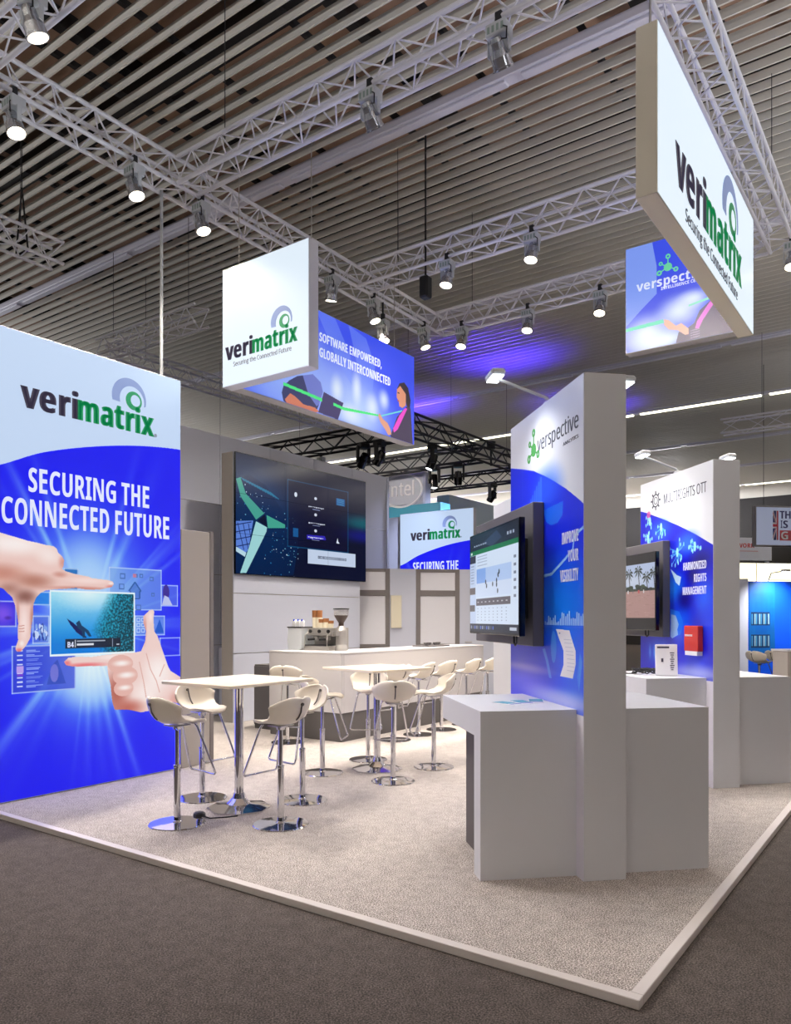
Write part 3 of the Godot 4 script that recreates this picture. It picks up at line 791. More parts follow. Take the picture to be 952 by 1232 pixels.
func paint_dashboard() -> Image:
	var img := canvas(384, 240, c8(28, 32, 44))
	poly(img, [0.3, 0.1, 0.6, 0.02, 0.7, 0.1, 0.5, 0.16], c8(48, 58, 82))
	for k in 6: rect(img, 0.1 + 0.05 * k, 0.1, 0.135 + 0.05 * k, 0.115, c8(150, 160, 180))
	for k in 3: rect(img, 0.8 + 0.05 * k, 0.07, 0.83 + 0.05 * k, 0.1, c8(170, 180, 200))
	rect(img, 0.0, 0.155, 1.0, 0.2, c8(26, 116, 62))
	rect(img, 0.02, 0.165, 0.06, 0.19, c8(210, 230, 220))
	rect(img, 0.0, 0.2, 1.0, 0.92, c8(214, 228, 248))
	rect(img, 0.0, 0.2, 0.14, 0.92, c8(196, 212, 240))
	rect(img, 0.0, 0.205, 0.14, 0.285, c8(58, 58, 70))
	rect(img, 0.0, 0.54, 0.13, 0.612, c8(104, 96, 98))
	rect(img, 0.0, 0.725, 0.12, 0.793, c8(104, 100, 104))
	for k in 7: rect(img, 0.02, 0.31 + 0.03 * k, 0.1, 0.32 + 0.03 * k, c8(150, 165, 195))
	for k in 4: rect(img, 0.18, 0.225 + 0.03 * k, 0.4, 0.233 + 0.03 * k, c8(165, 178, 205))
	rect(img, 0.16, 0.355, 0.88, 0.64, c8(178, 202, 242))
	rect(img, 0.16, 0.355, 0.37, 0.505, c8(138, 174, 236))
	rect(img, 0.16, 0.505, 0.88, 0.64, c8(208, 222, 246))
	for q in [[0.37, 0.5], [0.39, 0.54], [0.52, 0.53], [0.6, 0.5], [0.6, 0.54], [0.65, 0.42], [0.63, 0.45], [0.62, 0.6]]: oval(img, q[0], q[1], 0.012, 0.024, c8(46, 52, 66))
	rect(img, 0.15, 0.663, 0.862, 0.733, c8(92, 88, 96))
	for k in 8: rect(img, 0.18 + 0.085 * k, 0.69, 0.215 + 0.085 * k, 0.705, c8(190, 190, 200))
	for j in 5:
		for k in 8: rect(img, 0.18 + 0.085 * k, 0.76 + 0.03 * j, 0.2 + 0.085 * k, 0.768 + 0.03 * j, c8(150, 162, 188))
	for k in 6: rect(img, 0.92, 0.3 + 0.07 * k, 0.96, 0.325 + 0.07 * k, c8(120, 130, 150))
	rect(img, 0.0, 0.92, 1.0, 1.0, c8(34, 42, 58))
	for k in 12: rect(img, 0.02 + 0.045 * k, 0.94, 0.045 + 0.045 * k, 0.975, [c8(150, 165, 190), c8(80, 95, 120), c8(90, 120, 210)][k % 3])
	rect(img, 0.85, 0.945, 0.97, 0.975, c8(190, 200, 215))
	return img

func paint_beach() -> Image:
	var img := canvas(384, 240, c8(8, 8, 12))
	rect(img, 0.0, 0.12, 1.0, 0.86, c8(196, 212, 246))
	puff(img, 0.5, 0.35, 0.6, 0.15, c8(228, 236, 252, 200))
	rect(img, 0.0, 0.46, 1.0, 0.5, c8(52, 66, 52))
	rect(img, 0.0, 0.49, 1.0, 0.86, c8(190, 148, 142))
	for k in 60: oval(img, rng.randf(), rng.randf_range(0.52, 0.85), rng.randf_range(0.01, 0.05), 0.004, [c8(176, 134, 128), c8(204, 164, 156)][k % 2])
	for t in [[0.55, 0.24], [0.72, 0.21], [0.98, 0.25], [0.4, 0.22], [0.25, 0.25], [0.86, 0.3], [0.1, 0.22]]:
		stroke(img, [t[0] + 0.02, 0.48, t[0], t[1]], 0.012, c8(46, 40, 40))
		for k in 9:
			var a := TAU * k / 9.0 + 0.3
			var e := Vector2(t[0] + cos(a) * 0.085, t[1] + sin(a) * 0.09 + 0.03)
			poly(img, [t[0], t[1], t[0] + cos(a) * 0.045, t[1] + sin(a) * 0.06 - 0.015, e.x, e.y, t[0] + cos(a) * 0.04, t[1] + sin(a) * 0.06 + 0.02], [c8(34, 44, 36), c8(48, 60, 44)][k % 2])
	for k in 26: oval(img, rng.randf(), rng.randf_range(0.42, 0.48), 0.035, 0.022, [c8(40, 56, 42), c8(60, 78, 52), c8(30, 40, 34)][k % 3])
	for k in 9: rect(img, 0.1 + 0.1 * k + rng.randf() * 0.05, 0.475, 0.112 + 0.1 * k + rng.randf() * 0.01, 0.52, [c8(210, 90, 90), c8(230, 225, 230), c8(90, 90, 120)][k % 3])
	poly(img, [0.37, 0.84, 0.36, 0.62, 0.4, 0.54, 0.44, 0.54, 0.46, 0.62, 0.45, 0.84], c8(205, 218, 240))
	oval(img, 0.41, 0.5, 0.03, 0.034, c8(70, 52, 48))
	return img

func paint_teal() -> Image:
	var img := canvas(256, 128, c8(8, 96, 176))
	for k in 30: rect(img, rng.randf() * 0.5, rng.randf(), 0.5 + rng.randf() * 0.5, rng.randf(), [c8(10, 110, 190, 40), c8(6, 80, 165, 40)][k % 2])
	for j in 2:
		rect(img, 0.08, 0.4 + 0.3 * j, 0.8, 0.58 + 0.3 * j, c8(20, 50, 90))
		for k in 12: rect(img, 0.1 + 0.058 * k, 0.42 + 0.3 * j, 0.135 + 0.058 * k, 0.56 + 0.3 * j, [c8(70, 150, 200), c8(30, 80, 130), c8(160, 200, 220)][k % 3])
	return img

func paint_flag() -> Image:
	# the hoist half of a union flag, as printed on the hanging sign
	var img := canvas(128, 512, c8(232, 234, 240))
	var navy := c8(62, 58, 120)
	var red := c8(206, 62, 76)
	poly(img, [0.0, 0.14, 0.0, 0.4, 0.45, 0.4], navy)
	poly(img, [0.12, 0.0, 0.62, 0.0, 0.62, 0.34], navy)
	poly(img, [0.0, 0.86, 0.0, 0.6, 0.45, 0.6], navy)
	poly(img, [0.12, 1.0, 0.62, 1.0, 0.62, 0.66], navy)
	stroke(img, [0.0, 0.06, 0.6, 0.42], 0.1, red)
	stroke(img, [0.0, 0.94, 0.6, 0.58], 0.1, red)
	rect(img, 0.0, 0.455, 1.0, 0.545, red)
	rect(img, 0.72, 0.0, 1.0, 1.0, red)
	return img

# ---------------------------------------------------------------- furniture
func seat_shell() -> SurfaceTool:
	# a moulded shell: narrow rolled front, dished pan, flaring rounded back. Front is -z
	var prof := [[-0.205, 0.752, 0.035], [-0.198, 0.766, 0.085], [-0.16, 0.779, 0.128], [-0.10, 0.781, 0.148], [-0.03, 0.773, 0.158], [0.04, 0.769, 0.172], [0.10, 0.776, 0.188], [0.145, 0.798, 0.2], [0.178, 0.835, 0.204], [0.197, 0.872, 0.196], [0.208, 0.905, 0.176], [0.215, 0.934, 0.142], [0.219, 0.954, 0.092], [0.221, 0.964, 0.03]]
	var nu := prof.size()
	var nv := 13
	var top := []
	for i in nu:
		var p: Array = prof[i]
		var a: Array = prof[max(i - 1, 0)]
		var b: Array = prof[min(i + 1, nu - 1)]
		var tz: float = b[0] - a[0]
		var ty: float = b[1] - a[1]
		var nrm := Vector3(0, tz, -ty).normalized()
		var row := []
		for j in nv:
			var q := lerpf(-1.0, 1.0, float(j) / (nv - 1))
			var lift: float = (0.022 + 0.10 * clampf((p[0] + 0.02) / 0.22, 0, 1) * (1.0 - 0.35 * clampf((p[1] - 0.84) / 0.12, 0, 1))) * q * q * (p[2] / 0.2)
			row.append(Vector3(q * p[2], p[1], p[0]) + nrm * lift)
		top.append(row)
	var s := begin()
	var th := 0.013
	var low := []
	for i in nu:
		var row := []
		for j in nv:
			var du: Vector3 = top[min(i + 1, nu - 1)][j] - top[max(i - 1, 0)][j]
			var dv: Vector3 = top[i][min(j + 1, nv - 1)] - top[i][max(j - 1, 0)]
			row.append(top[i][j] - du.cross(dv).normalized() * th)
		low.append(row)
	var quad := func(a: Vector3, b: Vector3, c: Vector3, d: Vector3) -> void:
		for v in [a, b, c, a, c, d]: s.add_vertex(v)
	for i in nu - 1:
		for j in nv - 1:
			quad.call(top[i][j], top[i][j + 1], top[i + 1][j + 1], top[i + 1][j])
			quad.call(low[i][j], low[i + 1][j], low[i + 1][j + 1], low[i][j + 1])
		quad.call(top[i][0], top[i + 1][0], low[i + 1][0], low[i][0])
		quad.call(top[i][nv - 1], low[i][nv - 1], low[i + 1][nv - 1], top[i + 1][nv - 1])
	for j in nv - 1:
		quad.call(top[0][j], low[0][j], low[0][j + 1], top[0][j + 1])
		quad.call(top[nu - 1][j], top[nu - 1][j + 1], low[nu - 1][j + 1], low[nu - 1][j])
	s.generate_normals()
	return s

func make_stool() -> Node3D:
	var o := thing("bar_stool", Vector3.ZERO, 0.0, "", "bar stool", "cream shell bar stools on chrome columns")
	var s := begin()
	lathe(s, [Vector2(0.0, 0.0), Vector2(0.208, 0.0), Vector2(0.21, 0.004), Vector2(0.205, 0.009), Vector2(0.12, 0.014), Vector2(0.04, 0.018), Vector2(0.032, 0.026), Vector2(0.026, 0.03)], 40)
	obj("base_plate", s, M.chrome, o)
	s = begin()
	lathe(s, [Vector2(0.025, 0.015), Vector2(0.025, 0.425), Vector2(0.028, 0.43), Vector2(0.028, 0.445), Vector2(0.017, 0.447)], 20)
	obj("column", s, M.chrome, o)
	s = begin()
	lathe(s, [Vector2(0.016, 0.44), Vector2(0.016, 0.71), Vector2(0.03, 0.715), Vector2(0.036, 0.745), Vector2(0.0, 0.747)], 18)
	obj("gas_lift", s, M.chrome, o)
	s = begin()
	span(s, Vector3(-0.07, 0.742, -0.075), Vector3(0.07, 0.752, 0.075), 0.003)
	box(s, Transform3D(Basis(Vector3.RIGHT, 0.0), Vector3(0, 0.757, -0.10)), Vector3(0.2, 0.012, 0.03), 0.003)
	obj("seat_bracket", s, M.chrome, o)
	s = begin()
	tube(s, [Vector3(0.02, 0.735, 0.02), Vector3(0.07, 0.728, 0.05), Vector3(0.13, 0.722, 0.07)], 0.005, 6)
	obj("lever", s, M.chrome, o)
	s = begin()
	tube(s, [Vector3(-0.085, 0.757, -0.10), Vector3(-0.1, 0.73, -0.112), Vector3(-0.165, 0.40, -0.215), Vector3(-0.168, 0.372, -0.225), Vector3(-0.15, 0.36, -0.228), Vector3(0.15, 0.36, -0.228), Vector3(0.168, 0.372, -0.225), Vector3(0.165, 0.40, -0.215), Vector3(0.1, 0.73, -0.112), Vector3(0.085, 0.757, -0.10)], 0.0085, 8)
	obj("footrest", s, M.chrome, o)
	var shell := obj("seat_shell", seat_shell(), M.shell, o)
	s = begin()
	tube(s, [Vector3(0, 0.93, 0.198), Vector3(0, 0.90, 0.19), Vector3(0, 0.865, 0.178), Vector3(0, 0.83, 0.158), Vector3(0, 0.805, 0.132)], 0.006, 6)
	obj("back_slot", s, M.slot, shell)
	s = begin()
	tube(s, [Vector3(0, 0.925, 0.2), Vector3(0, 0.918, 0.236)], 0.012, 12)
	tube(s, [Vector3(0, 0.92, 0.224), Vector3(0, 0.86, 0.214), Vector3(0, 0.82, 0.19), Vector3(0, 0.80, 0.165)], 0.006, 6)
	obj("back_slot", s, M.slot, shell)
	return o

func face_turn(phi: float) -> float:
	# phi: 0 looks away from the photographer, 90 to the right. Returns the turn of a thing whose front is -z
	var th := deg_to_rad(35.644)
	return th - deg_to_rad(phi)

func make_table(label: String, at: Vector3, w: float, d: float, turn: float) -> void:
	var o := thing("bar_table", at, turn, label, "table", "high square tables on chrome columns")
	var s := begin()
	span(s, Vector3(-w / 2, 1.024, -d / 2), Vector3(w / 2, 1.05, d / 2), 0.004)
	obj("table_top", s, M.laminate, o)
	s = begin()
	lathe(s, [Vector2(0.0, 1.025), Vector2(0.16, 1.025), Vector2(0.16, 1.012), Vector2(0.036, 1.0)], 20)
	obj("top_flange", s, M.chrome, o)
	s = begin()
	lathe(s, [Vector2(0.036, 0.10), Vector2(0.036, 1.01)], 24)
	obj("column", s, M.chrome, o)
	s = begin()
	lathe(s, [Vector2(0.0, 0.0), Vector2(0.26, 0.0), Vector2(0.26, 0.012), Vector2(0.10, 0.04), Vector2(0.055, 0.085), Vector2(0.044, 0.125), Vector2(0.034, 0.128)], 8)
	obj("base", s, M.chrome, o)

func counter(o: Node3D, side: float, label: String) -> void:
	# a white display counter against one face of the tower: slab and front leg in one sweep, a dark plinth set back
	var a := 0.0 if side < 0.0 else 0.265
	var c := thing("display_counter", o.position, o.rotation.y, label, "counter", "white display counters")
	var s := begin()
	var x1 := a + side * 0.6
	var prof := [Vector2(0.11, 0.0), Vector2(0.11, 1.0), Vector2(1.1, 1.0), Vector2(1.1, 0.84), Vector2(0.25, 0.84), Vector2(0.25, 0.0)]
	prism(s, prof, min(a, x1) + 0.001, max(a, x1) - 0.001, Transform3D(Basis(Vector3(0, 0, -1), Vector3.UP, Vector3(1, 0, 0)), Vector3.ZERO))
	obj("body", s, M.white_board, c)
	block("plinth", Vector3(min(a + side * 0.002, a + side * 0.48), 0.0, -0.9), Vector3(max(a + side * 0.002, a + side * 0.48), 0.84, -0.251), M.plinth, c, 0.003)

func screen(o: Node3D, label: String, z0: float, picture: Material) -> void:
	# a flat screen hung in front of a dark box frame on the tower's left face
	var t := thing("display_screen", o.position, o.rotation.y, label, "screen")
	block("mount_frame", Vector3(-0.08, 1.362, -z0 - 1.43), Vector3(-0.001, 2.335, -z0), M.frame_grey, t, 0.005)
	block("bracket", Vector3(-0.16, 1.55, -z0 - 1.0), Vector3(-0.08, 2.1, -z0 - 0.1), M.black, t, 0.004)
	var b := block("bezel", Vector3(-0.205, 1.43, -z0 - 1.17), Vector3(-0.165, 2.22, -z0 + 0.09), M.black_gloss, t, 0.004)
	var s := begin()
	sheet(s, Transform3D(Basis(Vector3(0, 0, 1), Vector3.UP, Vector3(-1, 0, 0)), Vector3(-0.2045, 1.448, -z0 - 1.155)), 1.23, 0.756, 0.002)
	obj("picture", s, picture, b)
	s = begin()
	tube(s, [Vector3(-0.12, 1.56, -z0 - 0.22), Vector3(-0.12, 1.38, -z0 - 0.22), Vector3(-0.12, 1.362, -z0 - 0.25), Vector3(-0.12, 1.38, -z0 - 0.28), Vector3(-0.12, 1.56, -z0 - 0.28)], 0.008, 6)
	obj("cable", s, M.black, t)

func tower(at: Vector3, label: String) -> Node3D:
	var o := thing("display_tower", at, PI / 4, label, "display tower")
	block("body", Vector3(0, 0, -1.38), Vector3(0.265, 3.0, 0), M.white_board, o, 0.003)
	return o

func tower_print(o: Node3D, picture: Material) -> Array:
	var s := begin()
	var t := Transform3D(Basis(Vector3(0, 0, 1), Vector3.UP, Vector3(-1, 0, 0)), Vector3(0, 0, -1.379))
	sheet(s, t, 1.377, 2.998, 0.002)
	var p := obj("printed_face", s, picture, o)
	return [p, t * Transform3D(Basis(), Vector3(0, 0, 0.002))]

func wall_words(p: Node, t: Transform3D, words: String, x0: float, x1: float, y0: float, y1: float, m: Material, bold := true) -> void:
	# shares of the tower face: x from its back edge, y from the top
	text(p, "lettering", words, m, t, x0 * 1.377, 3.0 - y1 * 3.0, (x1 - x0) * 1.377, (y1 - y0) * 3.0, bold, 0.002)

func molecule(p: Node, t: Transform3D, c: Vector2, k: float, m: Material) -> void:
	# a ball with four smaller ones on stalks
	var s := begin()
	disc_shape(s, t, c, k, 0.003)
	obj("emblem_ball", s, m, p)
	for q in [[0.02, 2.6, 0.62], [-1.75, 1.2, 0.5], [1.9, -1.0, 0.6], [-2.1, -1.0, 0.66]]:
		s = begin()
		var e: Vector2 = c + Vector2(q[0], q[1]) * k
		ring_shape(s, t, e, q[2] * k, e, q[2] * k * 0.4, 0.0, TAU, 0.003)
		var d := (e - c).normalized()
		var n := d.orthogonal() * k * 0.12
		prism(s, [c + d * k * 0.9 + n, e - d * q[2] * k * 0.9 + n, e - d * q[2] * k * 0.9 - n, c + d * k * 0.9 - n], 0.0, 0.003, t)
		obj("emblem_atom", s, m, p)

func light_casing(o: Node3D, w: float, h: float, depth: float, face_mat: Material, t: Transform3D, casing_mat: Material) -> Array:
	# a shallow box with a luminous front; t: x right, y up, z out of the front, origin at the lower left of the front
	var s := begin()
	box(s, t * Transform3D(Basis(), Vector3(w / 2, h / 2, -depth / 2)), Vector3(w, h, depth), 0.004)
	var c := obj("casing", s, casing_mat, o)
	s = begin()
	sheet(s, t * Transform3D(Basis(), Vector3(0.008, 0.008, 0.0)), w - 0.016, h - 0.016, 0.003)
	var f := obj("luminous_face", s, face_mat, c)
	return [c, f, t * Transform3D(Basis(), Vector3(0, 0, 0.003))]

func stretch_wall(at: Vector3, turn: float, label: String, energy: float) -> Node3D:
	# a free-standing backlit fabric wall, 1.99 by 4 metres, facing +x at turn 0
	var o := thing("backlit_wall", at, turn, label, "backlit wall", "backlit graphic walls")
	var t := Transform3D(Basis(Vector3(0, 0, -1), Vector3.UP, Vector3(1, 0, 0)), Vector3(0, 0.004, 0))
	var r := light_casing(o, 1.99, 3.996, 0.12, M.wall_print, t, M.alu)
	var c: Node = r[0]
	var q: Transform3D = r[2]
	company_logo(c, q, 0.302, 3.352, 1.356)
	text(c, "headline_lettering", "SECURING THE", M.print_white, q, 0.374, 2.634, 1.225, 0.212, true)
	text(c, "headline_lettering", "CONNECTED FUTURE", M.print_white, q, 0.143, 2.346, 1.696, 0.225, true)
	text(c, "caption_lettering", "B4", M.print_white, q, 0.735, 1.285, 0.06, 0.05, true, 0.002)
	if energy > 0.0:
		area_light(o, Transform3D(Basis(Vector3(0, 0, -1), Vector3.UP, Vector3(1, 0, 0)).rotated(Vector3.UP, PI), Vector3(0.03, 2.0, -0.995)), 1.9, 3.8, Color(0.55, 0.6, 1.0), energy)
	return o

func moving_head(at: Vector3, label: String, tilt: float, lit := false) -> void:
	var o := thing("moving_head_light", at, tilt, label, "stage light", "black stage lights on the dark trusses")
	var s := begin()
	span(s, Vector3(-0.14, -0.16, -0.14), Vector3(0.14, -0.02, 0.14), 0.02)
	obj("base_box", s, M.black, o)
	for x in [-0.17, 0.17]: block("yoke_arm", Vector3(x - 0.03, -0.55, -0.06), Vector3(x + 0.03, -0.1, 0.06), M.black, o, 0.01)
	s = begin()
	lathe(s, [Vector2(0.0, 0.2), Vector2(0.1, 0.18), Vector2(0.13, 0.0), Vector2(0.12, -0.22), Vector2(0.1, -0.24), Vector2(0.0, -0.24)], 14, Transform3D(Basis(Vector3.RIGHT, tilt * 0.4), Vector3(0, -0.46, 0)))
	obj("lamp_head", s, M.black_gloss, o)
	o.scale = Vector3.ONE * 0.8
	if not lit: return
	s = begin()
	lathe(s, [Vector2(0.0, -0.241), Vector2(0.09, -0.241), Vector2(0.085, -0.25), Vector2(0.0, -0.255)], 14, Transform3D(Basis(Vector3.RIGHT, tilt * 0.4), Vector3(0, -0.46, 0)))
	obj("lens", s, M.lens_cool, o)
	var l := SpotLight3D.new()
	l.light_color = Color(0.85, 0.88, 1.0)
	l.light_energy = 22.0
	l.spot_angle = 55.0
	l.spot_range = 30.0
	l.light_size = 0.08
	l.shadow_enabled = true
	put(l, "lamp_glow", o)
	l.transform = Transform3D(Basis(Vector3.RIGHT, -PI / 2 + tilt * 0.4), Vector3(0, -0.46, 0) + Basis(Vector3.RIGHT, tilt * 0.4) * Vector3(0, -0.28, 0))

# ---------------------------------------------------------------- the scene
func _ready() -> void:
	rng.seed = 20
	# camera: level, lens shifted up, so that uprights stay upright
	var cam := Camera3D.new()
	cam.name = "camera"
	add_child(cam)
	cam.projection = Camera3D.PROJECTION_FRUSTUM
	cam.keep_aspect = Camera3D.KEEP_HEIGHT
	cam.near = 0.1
	cam.far = 200.0
	cam.size = 0.1 * 1232.0 / 919.0
	cam.frustum_offset = Vector2(0.0, 0.1 * 128.0 / 919.0)
	cam.position = Vector3(0, 1.55, 0)
	cam.rotation.y = deg_to_rad(35.644)
	cam.current = true
	var env := Environment.new()
	env.background_mode = Environment.BG_COLOR
	env.background_color = Color(0.02, 0.02, 0.025)
	env.tonemap_mode = Environment.TONE_MAPPER_LINEAR
	env.tonemap_exposure = EXPOSURE
	env.sdfgi_enabled = true
	env.ssao_enabled = true
	env.ssil_enabled = true
	var we := WorldEnvironment.new()
	we.environment = env
	add_child(we)

	var f1 := SystemFont.new()
	f1.font_names = PackedStringArray(["Droid Sans"])
	font_regular = f1
	var f2 := SystemFont.new()
	f2.font_names = PackedStringArray(["Droid Sans"])
	f2.font_weight = 700
	font_bold = f2

	materials()
	hall()
	stand()
	rigging()
	furniture()
	neighbours()

func materials() -> void:
	M.dark_carpet = world_tex(speckle(512, 3, 0.22, c8(44, 39, 37), c8(116, 106, 101), 0.14), 0.85, 0.95)
	M.light_carpet = world_tex(speckle(512, 11, 0.26, c8(100, 92, 88), c8(245, 238, 233), 0.09), 0.85, 0.95)
	M.fin = mat(c8(200, 196, 186), 0.5)
	M.deck = mat(c8(150, 122, 102), 0.9)
	M.carrier = mat(c8(24, 22, 22), 0.8)
	M.channel = mat(c8(205, 203, 214), 0.4)
	M.tube = glow(Color(1.0, 0.98, 0.86), 3.2)
	M.hall_wall = mat(c8(46, 44, 44), 0.9)
	M.white_board = mat(c8(214, 216, 222), 0.42)
	M.white_wall = mat(c8(208, 212, 228), 0.4)  # the blue tint stands in for light thrown by the blue signs
	M.grey_panel = mat(c8(176, 170, 164), 0.35)
	M.trim = mat(c8(208, 202, 200), 0.45)
	M.bar_white = mat(c8(194, 191, 194), 0.42)
	M.plinth = mat(c8(92, 88, 88), 0.6)
	M.frame_grey = mat(c8(96, 93, 96), 0.5)
	M.black = mat(c8(20, 20, 22), 0.5)
	M.black_gloss = mat(c8(12, 12, 14), 0.15)
	M.dark_metal = mat(c8(60, 60, 64), 0.45, 0.6)
	M.alu = mat(c8(196, 198, 204), 0.4, 0.3)
	M.alu_truss = mat(c8(232, 232, 240), 0.35, 0.0)
	M.black_truss = mat(c8(26, 26, 30), 0.5, 0.2)
	M.chrome = mat(c8(214, 214, 218), 0.06, 1.0)
	M.shell = mat(c8(228, 220, 206), 0.38)
	M.slot = mat(c8(96, 92, 88), 0.4)
	M.laminate = mat(c8(240, 228, 206), 0.35)
	M.lamp_white = mat(c8(206, 210, 214), 0.4)
	M.lamp_can = mat(c8(196, 198, 204), 0.25, 0.8)
	M.vent_grey = mat(c8(150, 168, 160), 0.6)
	M.lens = glow(Color(1.0, 0.94, 0.82), 9.0)
	M.lens_cool = glow(Color(0.98, 0.99, 1.0), 9.0)
	M.ink = glow(c8(66, 60, 80), 0.6)
	M.ink.albedo_color = c8(40, 36, 48)
	M.ink_grey = mat(c8(120, 122, 135), 0.6)
	M.logo_green = glow(c8(14, 138, 84), 0.55)
	M.logo_green.albedo_color = c8(14, 120, 72)
	M.logo_grey = glow(c8(134, 152, 200), 0.6)
	M.logo_grey.albedo_color = c8(96, 112, 150)
	M.print_white = glow(c8(220, 228, 255), 0.85)
	M.emblem_green = mat(c8(70, 160, 70), 0.5)
	M.emblem_lit = glow(c8(80, 230, 160), 0.7)
	M.line_grey = mat(c8(70, 72, 82), 0.5)
	M.line_blue = mat(c8(225, 230, 250), 0.5)
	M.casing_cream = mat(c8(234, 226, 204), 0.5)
	M.wall_print = backlit(paint_wall(), 0.85)
	var white := canvas(8, 8, c8(226, 240, 252))
	M.white_face = backlit(white, 0.95)
	M.software = backlit(paint_software(), 0.85)
	M.verspective = backlit(paint_verspective(), 0.85)
	M.tower_one = printed(paint_tower_one(), 0.28)
	M.tower_two = printed(paint_tower_two(), 0.28)
	M.video = backlit(paint_video(), 0.85, 0.12)
	M.video.albedo_color = Color(0.03, 0.03, 0.03)
	M.dashboard = backlit(paint_dashboard(), 0.9, 0.2)
	M.dashboard.albedo_color = Color(0.03, 0.03, 0.03)
	M.beach = backlit(paint_beach(), 0.7, 0.2)
	M.beach.albedo_color = Color(0.03, 0.03, 0.03)
	M.frost = mat(c8(234, 234, 242), 0.5)
	M.stile = mat(c8(128, 122, 122), 0.45)
	M.steel = mat(c8(186, 182, 178), 0.3, 0.6)
	M.amber = mat(c8(158, 104, 62), 0.5)
	M.paper = mat(c8(236, 236, 240), 0.6)
	M.blue_ink = mat(c8(40, 70, 190), 0.5)
	M.beans = mat(c8(52, 34, 28), 0.5)
	M.clear = mat(Color(0.8, 0.78, 0.75, 0.35), 0.1)
	M.clear.transparency = BaseMaterial3D.TRANSPARENCY_ALPHA
	M.red = mat(c8(196, 50, 44), 0.45)
	M.teal = mat(c8(70, 160, 190), 0.5)
	M.sign_grey = mat(c8(186, 190, 204), 0.5)
	M.sign_side = mat(c8(222, 224, 232), 0.5)
	M.casing_grey = mat(c8(170, 168, 168), 0.5)
	M.violet = glow(Color(0.35, 0.2, 1.0), 4.0)
	M.pale_teal = mat(c8(196, 214, 214), 0.6)
	M.sign_face_added_glow = glow(c8(150, 160, 186), 0.45)  # glow added to brighten the face of the flag sign
	M.sign_face_added_glow.albedo_color = c8(170, 178, 196)
	M.flag = printed(paint_flag())
	M.ink_navy = mat(c8(60, 56, 110), 0.5)
	M.red_soft = mat(c8(200, 84, 92), 0.5)
	M.warm_glow = glow(Color(1.0, 0.95, 0.74), 2.4)
	M.blue_wall = mat(c8(14, 88, 240), 0.4)
	M.teal_print = printed(paint_teal())

